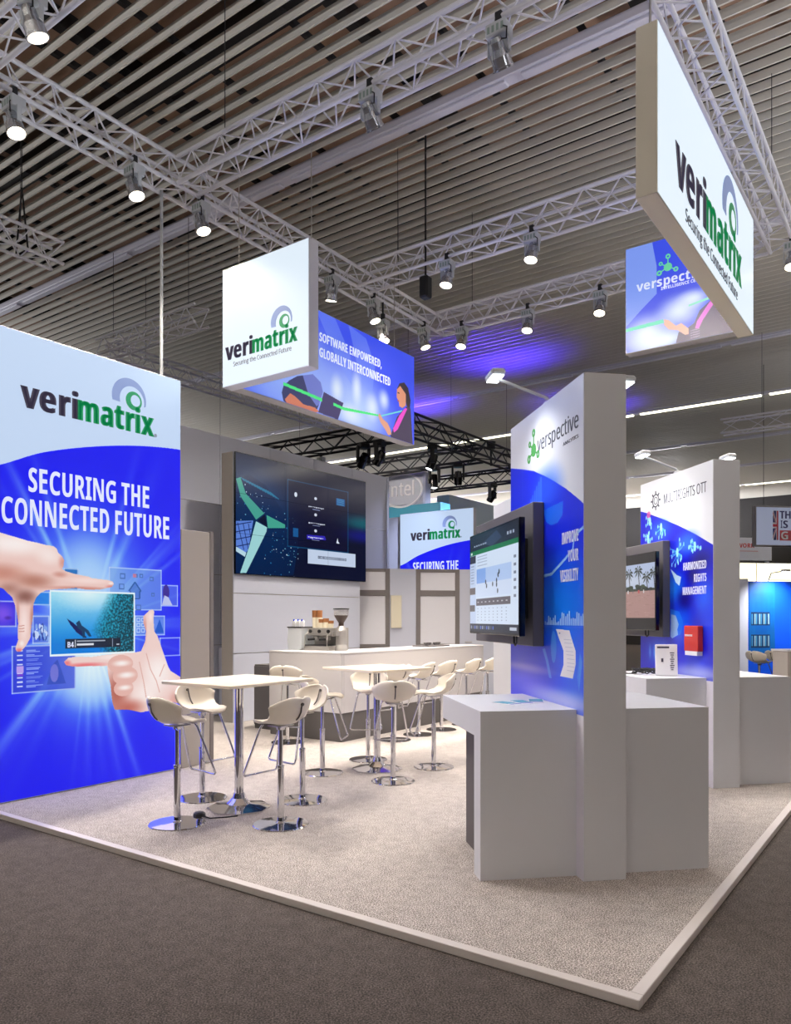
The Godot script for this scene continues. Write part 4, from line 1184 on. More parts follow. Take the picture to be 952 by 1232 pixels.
func hall() -> void:
	# the hall: carpet, far walls, a ceiling of hanging fins under a dark deck
	var fl := thing("floor", P(-8, -0.04, 17), 0.0, "dark brown-grey hall carpet in front of the stand", "", "", "structure")
	block("carpet", Vector3(-24, -0.2, -31), Vector3(24, 0, 31), M.dark_carpet, fl, 0.0)
	var ce := thing("ceiling", P(-8, 8.2, 17), 0.0, "ceiling of long grey hanging fins under a dark brown deck", "", "", "structure")
	block("deck", Vector3(-24, 0.75, -31), Vector3(24, 0.95, 31), M.deck, ce, 0.0)
	var fin := BoxMesh.new()
	fin.size = Vector3(46, 0.105, 0.024)
	fin.material = M.fin
	var pitch := 0.2145
	var v := -11.8
	var skip := [2.85, 8.47, 14.1, 19.7, 24.75, 30.3, 35.7, 40.9, -2.75, -8.3]
	while v < 45.8:
		var near := false
		for q in skip:
			if absf(v - q) < 0.14: near = true
		if not near: inst("fin", fin, ce, Transform3D(Basis(), Vector3(0, 0.0525, 17.0 - v)))
		v += pitch
	var bar := BoxMesh.new()
	bar.size = Vector3(0.06, 0.07, 58)
	bar.material = M.carrier
	for k in 34: inst("carrier", bar, ce, Transform3D(Basis(), Vector3(-22.0 + 1.33 * k, 0.18, 0)))
	for k in 16:
		inst("rafter", bar, ce, Transform3D(Basis.from_scale(Vector3(2.5, 3.0, 1.0)), Vector3(-21.0 + 2.9 * k, 0.6, 0)))
	var duct := BoxMesh.new()
	duct.size = Vector3(46, 0.3, 0.34)
	duct.material = M.carrier
	for q in [6.35, 10.9, 12.3, 17.1, 22.4, 27.8, 33.0]: inst("duct", duct, ce, Transform3D(Basis(), Vector3(0, 0.42, 17.0 - q)))
	# strip luminaires let in between the fins, some switched on
	for q in skip:
		var o := thing("strip_light", P(-8, 8.2, q), 0.0, "", "ceiling light", "")
		var lit: bool = q in [24.75, 40.9, -2.75, -8.3]
		block("channel", Vector3(-23, -0.02, -0.1), Vector3(23, 0.1, 0.1), M.channel, o, 0.01)
		for k in 12:
			block("tube", Vector3(-22.9 + 3.82 * k, -0.06, -0.06), Vector3(-22.9 + 3.82 * k + 3.6, -0.02, 0.06), M.tube if lit else M.channel, o, 0.008)
		if lit:
			area_light(o, Transform3D(Basis(Vector3.RIGHT, -PI / 2), Vector3(0, -0.075, 0)), 44, 0.1, Color(1.0, 0.97, 0.9), STRIP if q > 2.0 else STRIP_NEAR)
		var names := {2.85: "unlit ceiling light channel nearest to the stand's front edge", 8.47: "pale unlit ceiling light channel running above the long hanging signs", 14.1: "pale unlit ceiling light channel just beyond the silver truss grid", 19.7: "pale unlit ceiling light channel above the small silver truss", 24.75: "bright fluorescent ceiling line above the dark trusses", 30.3: "unlit ceiling light channel just beyond the bright ceiling line", 35.7: "unlit ceiling light channel before the hall's last lit ceiling line", 40.9: "lit ceiling line nearest to the hall's dark end wall", -2.75: "lit ceiling line over the aisle in front of the stand", -8.3: "lit ceiling line over the neighbouring aisle"}
		tag(o, names[q], "ceiling light", "fluorescent ceiling lines")
	var added_masts := [[-20, -6], [-12, -7], [-4, -7], [4, -6], [7, 1], [7, 9], [7, 18], [7, 28], [7, 38], [-25, 3], [-29, 12], [-30, 21], [-30, 31], [-24, 36], [-18, 40], [-12, 42]]  # lamps added out of view to brighten the ceiling fins
	for k in added_masts.size():
		added_uplight_mast(P(added_masts[k][0], -0.04, added_masts[k][1]), "added unseen ceiling wash light on a mast, %s round the hall from the camera aisle" % ["first", "second", "third", "fourth", "fifth", "sixth", "seventh", "eighth", "ninth", "tenth", "eleventh", "twelfth", "thirteenth", "fourteenth", "fifteenth", "sixteenth"][k])
	for w in [["wall_front", Vector3(-32, -0.04, -46.2), Vector3(16, 9.2, -46)], ["wall_back", Vector3(-32, -0.04, 12), Vector3(16, 9.2, 12.2)], ["wall_left", Vector3(-32.2, -0.04, -46), Vector3(-32, 9.2, 12)], ["wall_right", Vector3(16, -0.04, -46), Vector3(16.2, 9.2, 12)]]:
		var o := block(w[0], w[1], w[2], M.hall_wall, self, 0.0)
		tag(o, "dark end wall of the exhibition hall", "", "", "structure")

func added_uplight_mast(at: Vector3, label: String) -> void:
	# an added mast, kept out of view, whose broad lamp brightens the ceiling
	var o := thing("added_uplight_mast", at, 0.0, label, "ceiling wash light", "added ceiling wash lights round the hall")
	var s := begin()
	lathe(s, [Vector2(0.0, 0.0), Vector2(0.35, 0.0), Vector2(0.35, 0.03), Vector2(0.05, 0.06), Vector2(0.04, 3.1), Vector2(0.0, 3.1)], 16)
	obj("mast", s, M.alu, o)
	s = begin()
	lathe(s, [Vector2(0.0, 3.1), Vector2(0.12, 3.1), Vector2(0.3, 3.3), Vector2(0.3, 3.34), Vector2(0.27, 3.34), Vector2(0.1, 3.16), Vector2(0.0, 3.16)], 20)
	obj("dish", s, M.lamp_white, o)
	s = begin()
	lathe(s, [Vector2(0.0, 3.3), Vector2(0.26, 3.3), Vector2(0.26, 3.31), Vector2(0.0, 3.315)], 20)
	obj("lens", s, M.lens, o)
	var l := SpotLight3D.new()
	l.light_color = Color(0.98, 0.98, 1.0)
	l.light_energy = ADDED_WASH
	l.spot_angle = 82.0
	l.spot_angle_attenuation = 0.6
	l.spot_range = 60.0
	l.light_size = 0.25
	l.shadow_enabled = true
	put(l, "lamp_glow", o)
	l.transform = Transform3D(Basis(Vector3.RIGHT, PI / 2), Vector3(0, 3.6, 0))

func stand() -> void:
	# the raised carpeted floor with its pale edge trim
	var fl := thing("floor_001", P(-1.0, 0, 3.09), 0.0, "raised pale speckled carpet of the stand", "", "", "structure")
	block("carpet", Vector3(-8.6, -0.038, -9.5), Vector3(-0.055, 0, -0.055), M.light_carpet, fl, 0.0)
	block("edge_trim", Vector3(-8.6, -0.04, -0.055), Vector3(0, 0.002, 0), M.trim, fl, 0.003)
	block("edge_trim", Vector3(-0.055, -0.04, -9.5), Vector3(0, 0.002, -0.055), M.trim, fl, 0.003)
	# the big backlit wall, and its twin at the back of the stand
	stretch_wall(P(-6.39, 0, 3.12), 0.0, "tall backlit wall with blue hands graphic beside the stand's front edge", WALL_GLOW)
	stretch_wall(P(-10.41, 0, 14.7), -PI / 2, "distant backlit wall with the same graphic rising behind the frosted doors", 0.0)
	# low wall that goes on in the plane of the backlit wall
	var lw := thing("partition_panel", P(-6.39, 0, 5.115), 0.0, "plain grey partition panel against the end of the tall backlit wall", "partition")
	block("panel", Vector3(-0.1, 0, -0.38), Vector3(0, 2.47, 0), M.grey_panel, lw)
	block("edge_post", Vector3(-0.1, 0, -0.43), Vector3(0.006, 2.48, -0.38), M.stile, lw)
	# wall at the back, of panels with open joints
	var bw := thing("panel_wall", P(-9.45, 0, 7.2), 0.0, "tall white panelled wall behind the video wall", "wall")
	block("backing", Vector3(-0.12, 0, -5.65), Vector3(-0.02, 4.5, 0), M.stile, bw, 0.0)
	for i in 5:
		for j in 4:
			block("panel", Vector3(-0.02, 0.004 + 1.125 * j, -1.13 * (i + 1) + 0.004), Vector3(0.0, 1.125 * (j + 1) - 0.004, -1.13 * i - 0.004), M.white_wall, bw, 0.002)
	block("end_post", Vector3(-0.12, 0, -5.72), Vector3(0.02, 4.5, -5.65), M.white_wall, bw)
	var cab := thing("stand_in_cabinet", P(-9.2, 0, 8.28), 0.0, "narrow white open-fronted cabinet standing in for a dark block at the foot of the panelled wall", "cabinet")  # stands in for a dark block; left open so its inside falls into shade
	for z in [[-0.62, -0.6], [-0.02, 0.0]]: block("side_panel", Vector3(-0.22, 0, z[0]), Vector3(0.14, 1.08, z[1]), M.white_wall, cab, 0.002)
	block("back_panel", Vector3(-0.22, 0, -0.6), Vector3(-0.2, 1.08, -0.02), M.white_wall, cab, 0.002)
	for y in [0.04, 0.54, 1.06]: block("shelf", Vector3(-0.2, y, -0.6), Vector3(0.14, y + 0.02, -0.02), M.white_wall, cab, 0.002)
	# the fin that carries the video wall
	var tw := thing("video_wall_stand", P(-8.55, 0, 7.8), 0.0, "thick white panelled stand carrying the video wall", "panel stand")
	block("core", Vector3(-0.26, 0, -3.02), Vector3(-0.02, 4.03, 0), M.grey_panel, tw)
	for j in [[0.0, 1.02], [1.028, 1.92], [1.928, 2.2]]: block("panel", Vector3(-0.02, j[0] + 0.002, -3.02), Vector3(0.0, j[1], -0.004), M.white_wall, tw, 0.002)
	block("panel", Vector3(-0.02, 2.205, -3.02), Vector3(-0.01, 4.03, -0.004), M.white_wall, tw, 0.002)
	var vw := thing("video_wall", P(-8.535, 2.22, 7.8), 0.0, "large dark nine-panel video wall above the coffee bar", "video wall")
	block("cabinet", Vector3(-0.01, -0.01, -3.14), Vector3(0.025, 1.805, -0.002), M.black_gloss, vw)
	var t := Transform3D(Basis(Vector3(0, 0, -1), Vector3.UP, Vector3(1, 0, 0)), Vector3.ZERO)
	for i in 3:
		for j in 3:
			var s := begin()
			sheet(s, t * Transform3D(Basis(), Vector3(0.008 + i * 1.043, 0.002 + (2 - j) * 0.597, 0.025)), 1.039, 0.593, 0.006, Rect2(i / 3.0, j / 3.0, 1 / 3.0, 1 / 3.0))
			obj("screen_panel", s, M.video, vw)
	# frosted doors at an angle between the panelled wall and the towers
	var dw := thing("door_1", P(-8.81, 0, 11.15), PI / 4, "grey framed frosted glass doors in an angled white wall", "", "", "structure")
	for d in [[-0.3, 0.565], [1.064, 1.906]]:
		for x in [d[0], d[1] - 0.085]: block("stile", Vector3(x, 0, -0.06), Vector3(x + 0.085, 2.48, 0), M.stile, dw)
		for y in [[0.0, 0.12], [0.96, 1.07], [1.97, 2.08], [2.42, 2.48]]: block("rail", Vector3(d[0] + 0.085, y[0], -0.055), Vector3(d[1] - 0.085, y[1], -0.005), M.stile, dw)
		for y in [[0.12, 0.96], [1.07, 1.97], [2.08, 2.42]]: block("frosted_pane", Vector3(d[0] + 0.085, y[0], -0.04), Vector3(d[1] - 0.085, y[1], -0.02), M.frost, dw, 0.0)
	block("wall_panel", Vector3(0.565, 0, -0.06), Vector3(1.064, 2.48, -0.01), M.white_wall, dw)
	block("niche_frame", Vector3(0.58, 1.37, -0.01), Vector3(0.78, 1.98, 0.03), M.casing_cream, dw)
	block("wall_panel", Vector3(1.906, 0, -0.06), Vector3(2.9, 2.48, -0.01), M.white_wall, dw)
	var h := begin()
	tube(h, [Vector3(2.02, 1.1, -0.01), Vector3(2.02, 1.1, 0.05), Vector3(2.13, 1.1, 0.05)], 0.01, 8)
	obj("handle", h, M.steel, dw)
	var ew := thing("partition_panel", P(-10.95, 0, 14.75), 0.0, "narrow white panel beside the distant backlit wall", "partition")
	block("panel", Vector3(-0.2, 0, -0.1), Vector3(0.52, 3.95, 0), M.white_wall, ew)

	# three angled towers
	var one := tower(P(-1.717, 0, 4.299), "white tower with blue graphic and a green molecule emblem")
	var r := tower_print(one, M.tower_one)
	molecule(r[0], r[1], Vector2(0.376 * 1.377, 3.0 - 0.091 * 3.0), 0.046, M.emblem_green)
	wall_words(r[0], r[1], "verspective", 0.43, 0.945, 0.066, 0.112, M.line_grey, false)
	wall_words(r[0], r[1], "ANALYTICS", 0.77, 0.945, 0.115, 0.122, M.line_grey, false)
	wall_words(r[0], r[1], "IMPROVE", 0.757, 0.945, 0.304, 0.328, M.line_blue, true)
	wall_words(r[0], r[1], "YOUR", 0.828, 0.945, 0.343, 0.367, M.line_blue, true)
	wall_words(r[0], r[1], "VISIBILITY", 0.736, 0.945, 0.382, 0.407, M.line_blue, true)
	arm_lamp(one, -1.0, ARM)
	arm_lamp(one, 1.0, ARM)
	counter(one, -1.0, "white display counter under the dashboard screen")
	counter(one, 1.0, "white display counter with bare top on the molecule tower's other side")
	screen(one, "screen showing a dashboard with a green bar", 0.66, M.dashboard)

	var two := tower(P(-1.70, 0, 7.34), "white tower with blue graphic and a gear emblem")
	r = tower_print(two, M.tower_two)
	var c := Vector2(0.24 * 1.377, 3.0 - 0.073 * 3.0)
	var s := begin()
	ring_shape(s, r[1], c, 0.07, c, 0.058, 0.0, TAU, 0.002)
	ring_shape(s, r[1], c, 0.04, c, 0.033, 0.0, TAU, 0.002)
	for k in 8:
		var a := TAU * k / 8.0
		var d := Vector2(cos(a), sin(a))
		var n := d.orthogonal() * 0.009
		prism(s, [c + d * 0.068 + n, c + d * 0.1 + n, c + d * 0.1 - n, c + d * 0.068 - n], 0.0, 0.002, r[1])
	obj("emblem_gear", s, M.line_grey, r[0])
	wall_words(r[0], r[1], "MULTIRIGHTS OTT", 0.361, 0.923, 0.06, 0.093, M.line_grey, false)
	wall_words(r[0], r[1], "HARMONIZED", 0.633, 0.922, 0.303, 0.328, M.line_blue, true)
	wall_words(r[0], r[1], "RIGHTS", 0.772, 0.922, 0.343, 0.368, M.line_blue, true)
	wall_words(r[0], r[1], "MANAGEMENT", 0.625, 0.922, 0.382, 0.407, M.line_blue, true)
	arm_lamp(two, -1.0, ARM)
	arm_lamp(two, 1.0, ARM)
	counter(two, -1.0, "white display counter holding a small white box and a coil of cable")
	counter(two, 1.0, "white display counter on the far side of the gear tower")
	screen(two, "screen showing a beach with palm trees", 0.76, M.beach)
	tower(P(-3.75, 0, 7.79), "plain white tower behind the dashboard screen")

	# things on the counters
	var at_one := Transform3D(Basis(Vector3.UP, PI / 4), P(-1.717, 1.0, 4.299))
	for k in 3:
		var o := thing("leaflet", at_one * Vector3(-0.30 + 0.11 * k, 0, -0.5 - 0.05 * k), PI / 4 + 0.5 - 0.4 * k, ["blue and white leaflet lying on the counter, outermost of three", "blue and white leaflet lying on the counter, middle one of three", "blue and white leaflet lying on the counter, next to the tower"][k], "leaflet", "leaflets on the counter")
		block("sheet", Vector3(-0.05, 0, -0.105), Vector3(0.05, 0.003, 0.105), M.paper, o, 0.0)
		block("printed_area", Vector3(-0.045, 0.003, -0.1), Vector3(0.045, 0.0036, 0.03), M.teal, o, 0.0)
		block("printed_band", Vector3(-0.045, 0.003, 0.05), Vector3(0.045, 0.0036, 0.07), M.blue_ink, o, 0.0)
	var at_two := Transform3D(Basis(Vector3.UP, PI / 4), P(-1.70, 1.0, 7.34))
	var wb := thing("white_box", at_two * Vector3(-0.23, 0, -0.42), PI / 4 - 0.35, "thin white product box leaning upright on the counter", "box")
	s = begin()
	box(s, Transform3D(Basis(Vector3.RIGHT, -0.12), Vector3(0, 0.15, 0)), Vector3(0.2, 0.3, 0.04), 0.004)
	obj("carton", s, M.paper, wb)
	s = begin()
	box(s, Transform3D(Basis(Vector3.RIGHT, -0.12), Vector3(-0.03, 0.272, 0.0055)), Vector3(0.11, 0.018, 0.002))
	obj("printed_band", s, M.ink, wb)
	s = begin()
	for k in 9: box(s, Transform3D(Basis(Vector3.RIGHT, -0.12), Vector3(0.05, 0.06 + 0.02 * k, 0.0325 - 0.0025 * k)), Vector3(0.02 + 0.01 * (k % 3), 0.008, 0.002))
	box(s, Transform3D(Basis(Vector3.RIGHT, -0.12), Vector3(-0.04, 0.15, 0.021)), Vector3(0.02, 0.035, 0.002))
	obj("printed_marks", s, M.ink, wb)
	var rb := thing("red_box", two.position, PI / 4, "red device box mounted on the gear tower's blue face", "box")
	block("case", Vector3(-0.06, 1.24, -0.40), Vector3(-0.003, 1.48, -0.16), M.red, rb, 0.006)
	block("label_strip", Vector3(-0.061, 1.2, -0.38), Vector3(-0.003, 1.24, -0.17), M.paper, rb, 0.002)
	text(rb, "lettering", "VERIMATRIX", M.paper, Transform3D(Basis(Vector3(0, 0, 1), Vector3.UP, Vector3(-1, 0, 0)), Vector3(-0.06, 1.38, -0.38)), 0, 0, 0.13, 0.018, true, 0.002)
	var cb := thing("cable_coil", at_two * Vector3(-0.32, 0, -0.62), 0.3, "coil of black cable lying on the counter", "cable")
	s = begin()
	var loops := []
	for k in 61:
		var a := TAU * k / 12.0
		var w := 0.09 + 0.03 * sin(k * 1.7)
		loops.append(Vector3(cos(a) * w * 1.3, 0.012 + 0.045 * absf(sin(k * 0.63)), sin(a) * w))
	tube(s, loops, 0.006, 6)
	tube(s, [Vector3(-0.1, 0.01, 0.02), Vector3(-0.18, 0.008, 0.05), Vector3(-0.24, 0.008, 0.02)], 0.006, 6)
	obj("loops", s, M.black, cb)
	block("plug", Vector3(-0.27, 0, 0.0), Vector3(-0.23, 0.025, 0.04), M.black, cb)

func rigging() -> void:
	# silver trusses over the stand
	var g := "silver trusses over the stand"
	var y := 6.36
	truss("long silver truss carrying floodlights along the backlit wall side", g, P(-7.05, y, 1.5), P(-7.05, y, 11.05), 0.29, M.alu_truss)
	truss("silver truss directly above the big white sign facing the aisle", g, P(-1.7, y, 4.4), P(-1.7, y, 11.05), 0.29, M.alu_truss)
	truss("silver cross truss from which the square white sign hangs", g, P(-6.87, y, 5.6), P(-1.875, y, 5.6), 0.29, M.alu_truss)
	truss("silver cross truss with two floodlights and a black chain hoist", g, P(-6.87, y, 8.8), P(-1.875, y, 8.8), 0.29, M.alu_truss)
	truss("silver cross truss farthest into the stand, with four floodlights", g, P(-6.87, y, 10.9), P(-1.875, y, 10.9), 0.29, M.alu_truss)
	truss("silver cross truss over the stand's front edge", g, P(-6.87, y, 3.25), P(-1.875, y, 3.25), 0.29, M.alu_truss)
	truss("short silver truss end hanging from black straps outside the stand", "", P(-9.85, y, 1.5), P(-9.85, y, 5.8), 0.29, M.alu_truss)
	truss("faint silver truss behind the top of the backlit wall", "", P(-12.6, y, 8.3), P(-9.85, y, 8.3), 0.29, M.alu_truss)
	truss("faint silver truss running back beyond the partition wall", "", P(-12.6, y, 8.45), P(-12.6, y, 15.0), 0.29, M.alu_truss)
	truss("small silver truss hanging below the bright ceiling line", "", P(-4.3, 5.95, 19.4), P(3.0, 5.95, 19.4), 0.32, M.alu_truss, 0.5)
	var st := thing("hanging_strap", P(-9.85, y, 5.3), 0.0, "black straps holding the short silver truss end", "strap")
	for x in [-0.15, 0.15]: rod("strap", Vector3(x, 0.0, 0), Vector3(0, 0.85, 0), 0.012, M.black, st)
	rod("wire", Vector3(0, 0.85, 0), Vector3(0, 1.9, 0), 0.006, M.black, st)
	var ho := thing("chain_hoist", P(-5.8, 6.36, 8.8), 0.0, "black chain hoist hanging under the cross truss", "hoist")
	block("motor", Vector3(-0.07, -0.4, -0.07), Vector3(0.07, -0.1, 0.07), M.black, ho, 0.02)
	rod("chain", Vector3(0, -0.1, 0), Vector3(0, 1.85, 0), 0.014, M.black, ho)
	var po := thing("support_pole", P(-7.15, -0.04, 5.45), 0.0, "slim white pole rising behind the tall backlit wall", "pole")
	rod("pole", Vector3.ZERO, Vector3(0, 6.42, 0), 0.018, M.lamp_white, po)

	# floodlights
	var down := Vector3(0.25, -1, -0.1)
	for q in [[3.64, "floodlight on the long truss, nearest to its cut end"], [4.92, "floodlight on the long truss just before the first cross truss"], [5.81, "floodlight on the long truss just past the first cross truss"], [8.11, "floodlight on the long truss hidden partly by the square white sign"], [9.06, "floodlight on the long truss above the blue laptop sign, upper of a pair"], [10.42, "floodlight on the long truss by the far end of the blue laptop sign"]]:
		floodlight(P(-6.905, 6.335, q[0]), 0.0, Vector3(-0.22, -1, -0.12) if absf(q[0] - 8.11) < 0.1 else Vector3(0.32, -1, -0.06), q[1], FLOOD)
	floodlight(P(-6.905, 6.1, 9.3), 0.0, Vector3(0.3, -1, 0.05), "floodlight above the blue laptop sign, lower of a pair", FLOOD, 0.26)
	floodlight(P(-5.62, 6.335, 3.105), 0.2, Vector3(0.1, -1, -0.35), "floodlight over the stand's front edge in the ceiling corner", FLOOD)
	for q in [[-4.19, "floodlight turned away under the first cross truss, next to the square white sign"], [-2.89, "floodlight turned away under the first cross truss, beside the big white aisle sign"]]:
		floodlight(P(q[0], 6.335, 5.455), 0.0, Vector3(0.0, -0.8, -0.7), q[1], FLOOD)
	for q in [[-5.36, "floodlight under the middle cross truss beside the chain hoist"], [-4.13, "floodlight under the middle cross truss, far from the hoist"]]:
		floodlight(P(q[0], 6.335, 8.655), 0.0, Vector3(-0.05, -1, 0.22), q[1], FLOOD)
	for q in [[-6.38, "floodlight on the farthest cross truss, next to the laptop sign"], [-5.2, "floodlight on the farthest cross truss, second from the laptop sign"], [-4.05, "floodlight on the farthest cross truss, next to the molecule sign"], [-2.1, "floodlight on the farthest cross truss behind the aisle sign"], [-1.55, "floodlight at the outer corner of the farthest cross truss"]]:
		floodlight(P(q[0], 6.335, 10.755), 0.0, Vector3(0.0, -1, 0.3), q[1], FLOOD)

	# two angled hanging signs, each of two light boxes at right angles
	var fr := Transform3D()
	var sd := Transform3D(Basis(Vector3(0, 0, -1), Vector3.UP, Vector3(1, 0, 0)), Vector3.ZERO)
	var a := thing("hanging_sign", P(-6.31, 4.03, 5.6), 0.0, "hanging sign with square white logo face and long blue laptop side", "sign", "hanging light box signs")
	var r := light_casing(a, 1.25, 1.265, 0.14, M.white_face, fr, M.sign_side)
	company_logo(r[0], r[2], 0.05, 0.28, 1.05, true)
	r = light_casing(a, 3.31, 1.265, 0.15, M.software, Transform3D(sd.basis, Vector3(0.15, 0, -0.14)), M.casing_grey)
	text(r[0], "headline_lettering", "SOFTWARE EMPOWERED,", M.print_white, r[2], 1.26, 0.875, 1.26, 0.125, true)
	text(r[0], "headline_lettering", "GLOBALLY INTERCONNECTED", M.print_white, r[2], 1.26, 0.70, 1.46, 0.115, true)
	for q in [[0.1, -0.145], [1.15, -0.145], [0.08, -3.055]]: rod("suspension_wire", Vector3(q[0], 1.26, q[1]), Vector3(q[0], 2.35, q[1]), 0.005, M.steel, a)
	area_light(a, Transform3D(Basis(), Vector3(0.625, 0.63, 0.02)).rotated_local(Vector3.UP, PI), 1.2, 1.2, Color(0.9, 0.95, 1.0), SIGN)
	area_light(a, Transform3D(sd.basis.rotated(Vector3.UP, PI), Vector3(0.17, 0.63, -1.8)), 3.2, 1.2, Color(0.6, 0.7, 1.0), SIGN)
	var b := thing("hanging_sign", P(-1.7, 4.67, 5.66), 0.0, "hanging sign with long white logo face and blue molecule panel", "sign", "hanging light box signs")
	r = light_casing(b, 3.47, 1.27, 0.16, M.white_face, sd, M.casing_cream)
	company_logo(r[0], r[2], 0.45, 0.29, 2.4, true)
	r = light_casing(b, 1.25, 1.25, 0.14, M.verspective, Transform3D(Basis(), Vector3(-1.38, 0.03, -3.34)), M.casing_grey)
	var q2: Transform3D = r[2]
	molecule(r[0], q2, Vector2(0.399 * 1.25, 1.25 * (1 - 0.275)), 0.047, M.emblem_lit)
	text(r[0], "sign_lettering", "verspective", M.print_white, q2, 0.135, 1.25 * (1 - 0.465), 0.82, 0.15, true)
	text(r[0], "sign_lettering", "INTELLIGENCE CENTER", M.print_white, q2, 0.42, 1.25 * (1 - 0.475), 0.5, 0.035, true)
	for z in [-0.3, -3.1]: rod("suspension_rod", Vector3(-0.145, 1.26, z), Vector3(-0.145, 1.69, z), 0.01, M.steel, b)
	area_light(b, Transform3D(sd.basis.rotated(Vector3.UP, PI), Vector3(0.02, 0.63, -1.73)), 3.4, 1.2, Color(0.9, 0.95, 1.0), SIGN)
	area_light(b, Transform3D(Basis(Vector3.UP, PI), Vector3(-0.75, 0.63, -3.3)), 1.2, 1.2, Color(0.6, 0.7, 1.0), SIGN * 0.4)

func furniture() -> void:
	make_table("high square table next to the hands graphic", P(-4.68, 0, 4.33), 0.80, 0.92, 0.0)
	make_table("high square table in front of the coffee bar", P(-4.73, 0, 6.27), 0.80, 0.80, deg_to_rad(-12))
	var stools := [
		[-4.70, 3.725, 42.0, "bar stool right against the hands graphic's lower edge, blue reflected in its base"],
		[-5.19, 4.38, 128.0, "bar stool facing out between the first table and the grey partition"],
		[-4.435, 4.824, 222.0, "bar stool on the bar side of the first table"],
		[-4.048, 4.165, -52.0, "bar stool on the open carpet side of the first table"],
		[-4.254, 5.892, -6.0, "bar stool seen from behind at the table by the bar"],
		[-4.314, 6.699, 262.0, "bar stool at the bar-side table, next to the display counter"],
		[-5.127, 6.634, 184.0, "bar stool between the bar corner and its nearest table"],
		[-5.059, 5.796, 98.0, "bar stool standing between the two high tables"],
		[-6.653, 6.97, 8.0, "bar stool pushed up to the bar's short front"],
		[-5.68, 7.90, -40.0, "bar stool along the bar's long side, first from its corner"],
		[-5.68, 8.45, -66.0, "bar stool along the bar's long side, second from its corner"],
		[-5.68, 9.02, -52.0, "bar stool along the bar's long side, third from its corner"],
		[-5.66, 9.66, -60.0, "bar stool along the bar's long side, fourth from its corner"],
		[-5.66, 10.3, -52.0, "bar stool along the bar's long side, last before the plain tower"]]
	var proto := make_stool()
	for k in stools.size():
		var q: Array = stools[k]
		if k == 0:
			proto.position = P(q[0], 0, q[1])
			proto.rotation.y = face_turn(q[2])
			proto.set_meta("label", q[3])
		else:
			copy_of(proto, P(q[0], 0, q[1]), face_turn(q[2]), q[3])
	for k in 3:
		copy_of(proto, P(-2.67 + 0.24 * k, 0, 14.9 + 0.42 * k), face_turn(60), ["distant bar stool by the blue wall, nearest to the gear tower", "distant bar stool by the blue wall, middle of three", "distant bar stool by the blue wall, next to the grey desk"][k])

	# coffee bar, an L of white fronts on a dark base
	var bar := thing("coffee_bar", P(-6.10, 0, 7.35), 0.0, "white L-shaped coffee bar with dark base", "bar counter")
	block("base", Vector3(-1.25, 0, -3.60), Vector3(-0.01, 0.36, -0.01), M.plinth, bar)
	block("front_panel", Vector3(-1.26, 0.36, -0.05), Vector3(0, 1.095, 0), M.bar_white, bar)
	block("side_panel", Vector3(-0.05, 0.36, -3.62), Vector3(0, 1.095, -0.05), M.bar_white, bar)
	block("inner_panel", Vector3(-1.26, 0.36, -0.7), Vector3(-0.05, 1.095, -0.6), M.bar_white, bar)
	block("worktop", Vector3(-1.26, 1.095, -0.7), Vector3(0.003, 1.12, 0.003), M.bar_white, bar)
	block("worktop", Vector3(-0.62, 1.095, -3.62), Vector3(0.003, 1.12, -0.7), M.bar_white, bar)
	var fr := thing("small_fridge", P(-7.72, 0, 7.6), 0.0, "dark grey undercounter fridge beside the bar", "fridge")
	block("body", Vector3(-0.2, 0, -0.5), Vector3(0.3, 0.9, -0.02), M.plinth, fr)
	block("door", Vector3(-0.19, 0.06, -0.02), Vector3(0.29, 0.88, 0.0), M.frame_grey, fr)

	# coffee machine, its milk cooler and what stands on them
	var mc := thing("milk_cooler", P(-7.24, 1.12, 7.72), 0.0, "white milk cooler beside the espresso machine", "cooler")
	var s := begin()
	prism(s, [Vector2(-0.12, 0), Vector2(0.08, 0), Vector2(0.12, 0.02), Vector2(0.12, 0.3), Vector2(-0.12, 0.3), Vector2(-0.14, 0.13)], -0.28, 0.0)
	obj("body", s, M.lamp_white, mc)
	block("top", Vector3(-0.14, 0.3, -0.29), Vector3(0.13, 0.315, 0.01), M.black, mc)
	for k in 4:
		var m := thing("milk_carton", P(-7.31 + 0.07 * (k % 3), 1.435, 7.80 + 0.08 * (k / 3)), 0.2 * k, "small white and blue milk carton on the cooler", "carton", "milk cartons on the cooler")
		s = begin()
		span(s, Vector3(-0.026, 0, -0.026), Vector3(0.026, 0.07, 0.026), 0.002)
		prism(s, [Vector2(-0.026, 0.07), Vector2(0.026, 0.07), Vector2(0.004, 0.095), Vector2(-0.004, 0.095)], -0.026, 0.026)
		obj("pack", s, M.paper, m)
		block("cap", Vector3(-0.012, 0.078, 0.01), Vector3(0.012, 0.105, 0.03), M.blue_ink, m)
	var em := thing("espresso_machine", P(-6.86, 1.12, 7.75), 0.0, "chrome espresso machine on the bar", "coffee machine")
	s = begin()
	prism(s, [Vector2(0.02, 0.06), Vector2(0.02, 0.0), Vector2(-0.4, 0.0), Vector2(-0.4, 0.3), Vector2(-0.06, 0.3), Vector2(-0.05, 0.2), Vector2(-0.2, 0.18), Vector2(-0.2, 0.06)], -0.22, 0.22, Transform3D(Basis(Vector3(0, 0, 1), Vector3.UP, Vector3(-1, 0, 0)), Vector3.ZERO))
	obj("body", s, M.steel, em)
	block("drip_tray", Vector3(-0.2, 0.06, -0.18), Vector3(0.2, 0.075, 0.03), M.dark_metal, em)
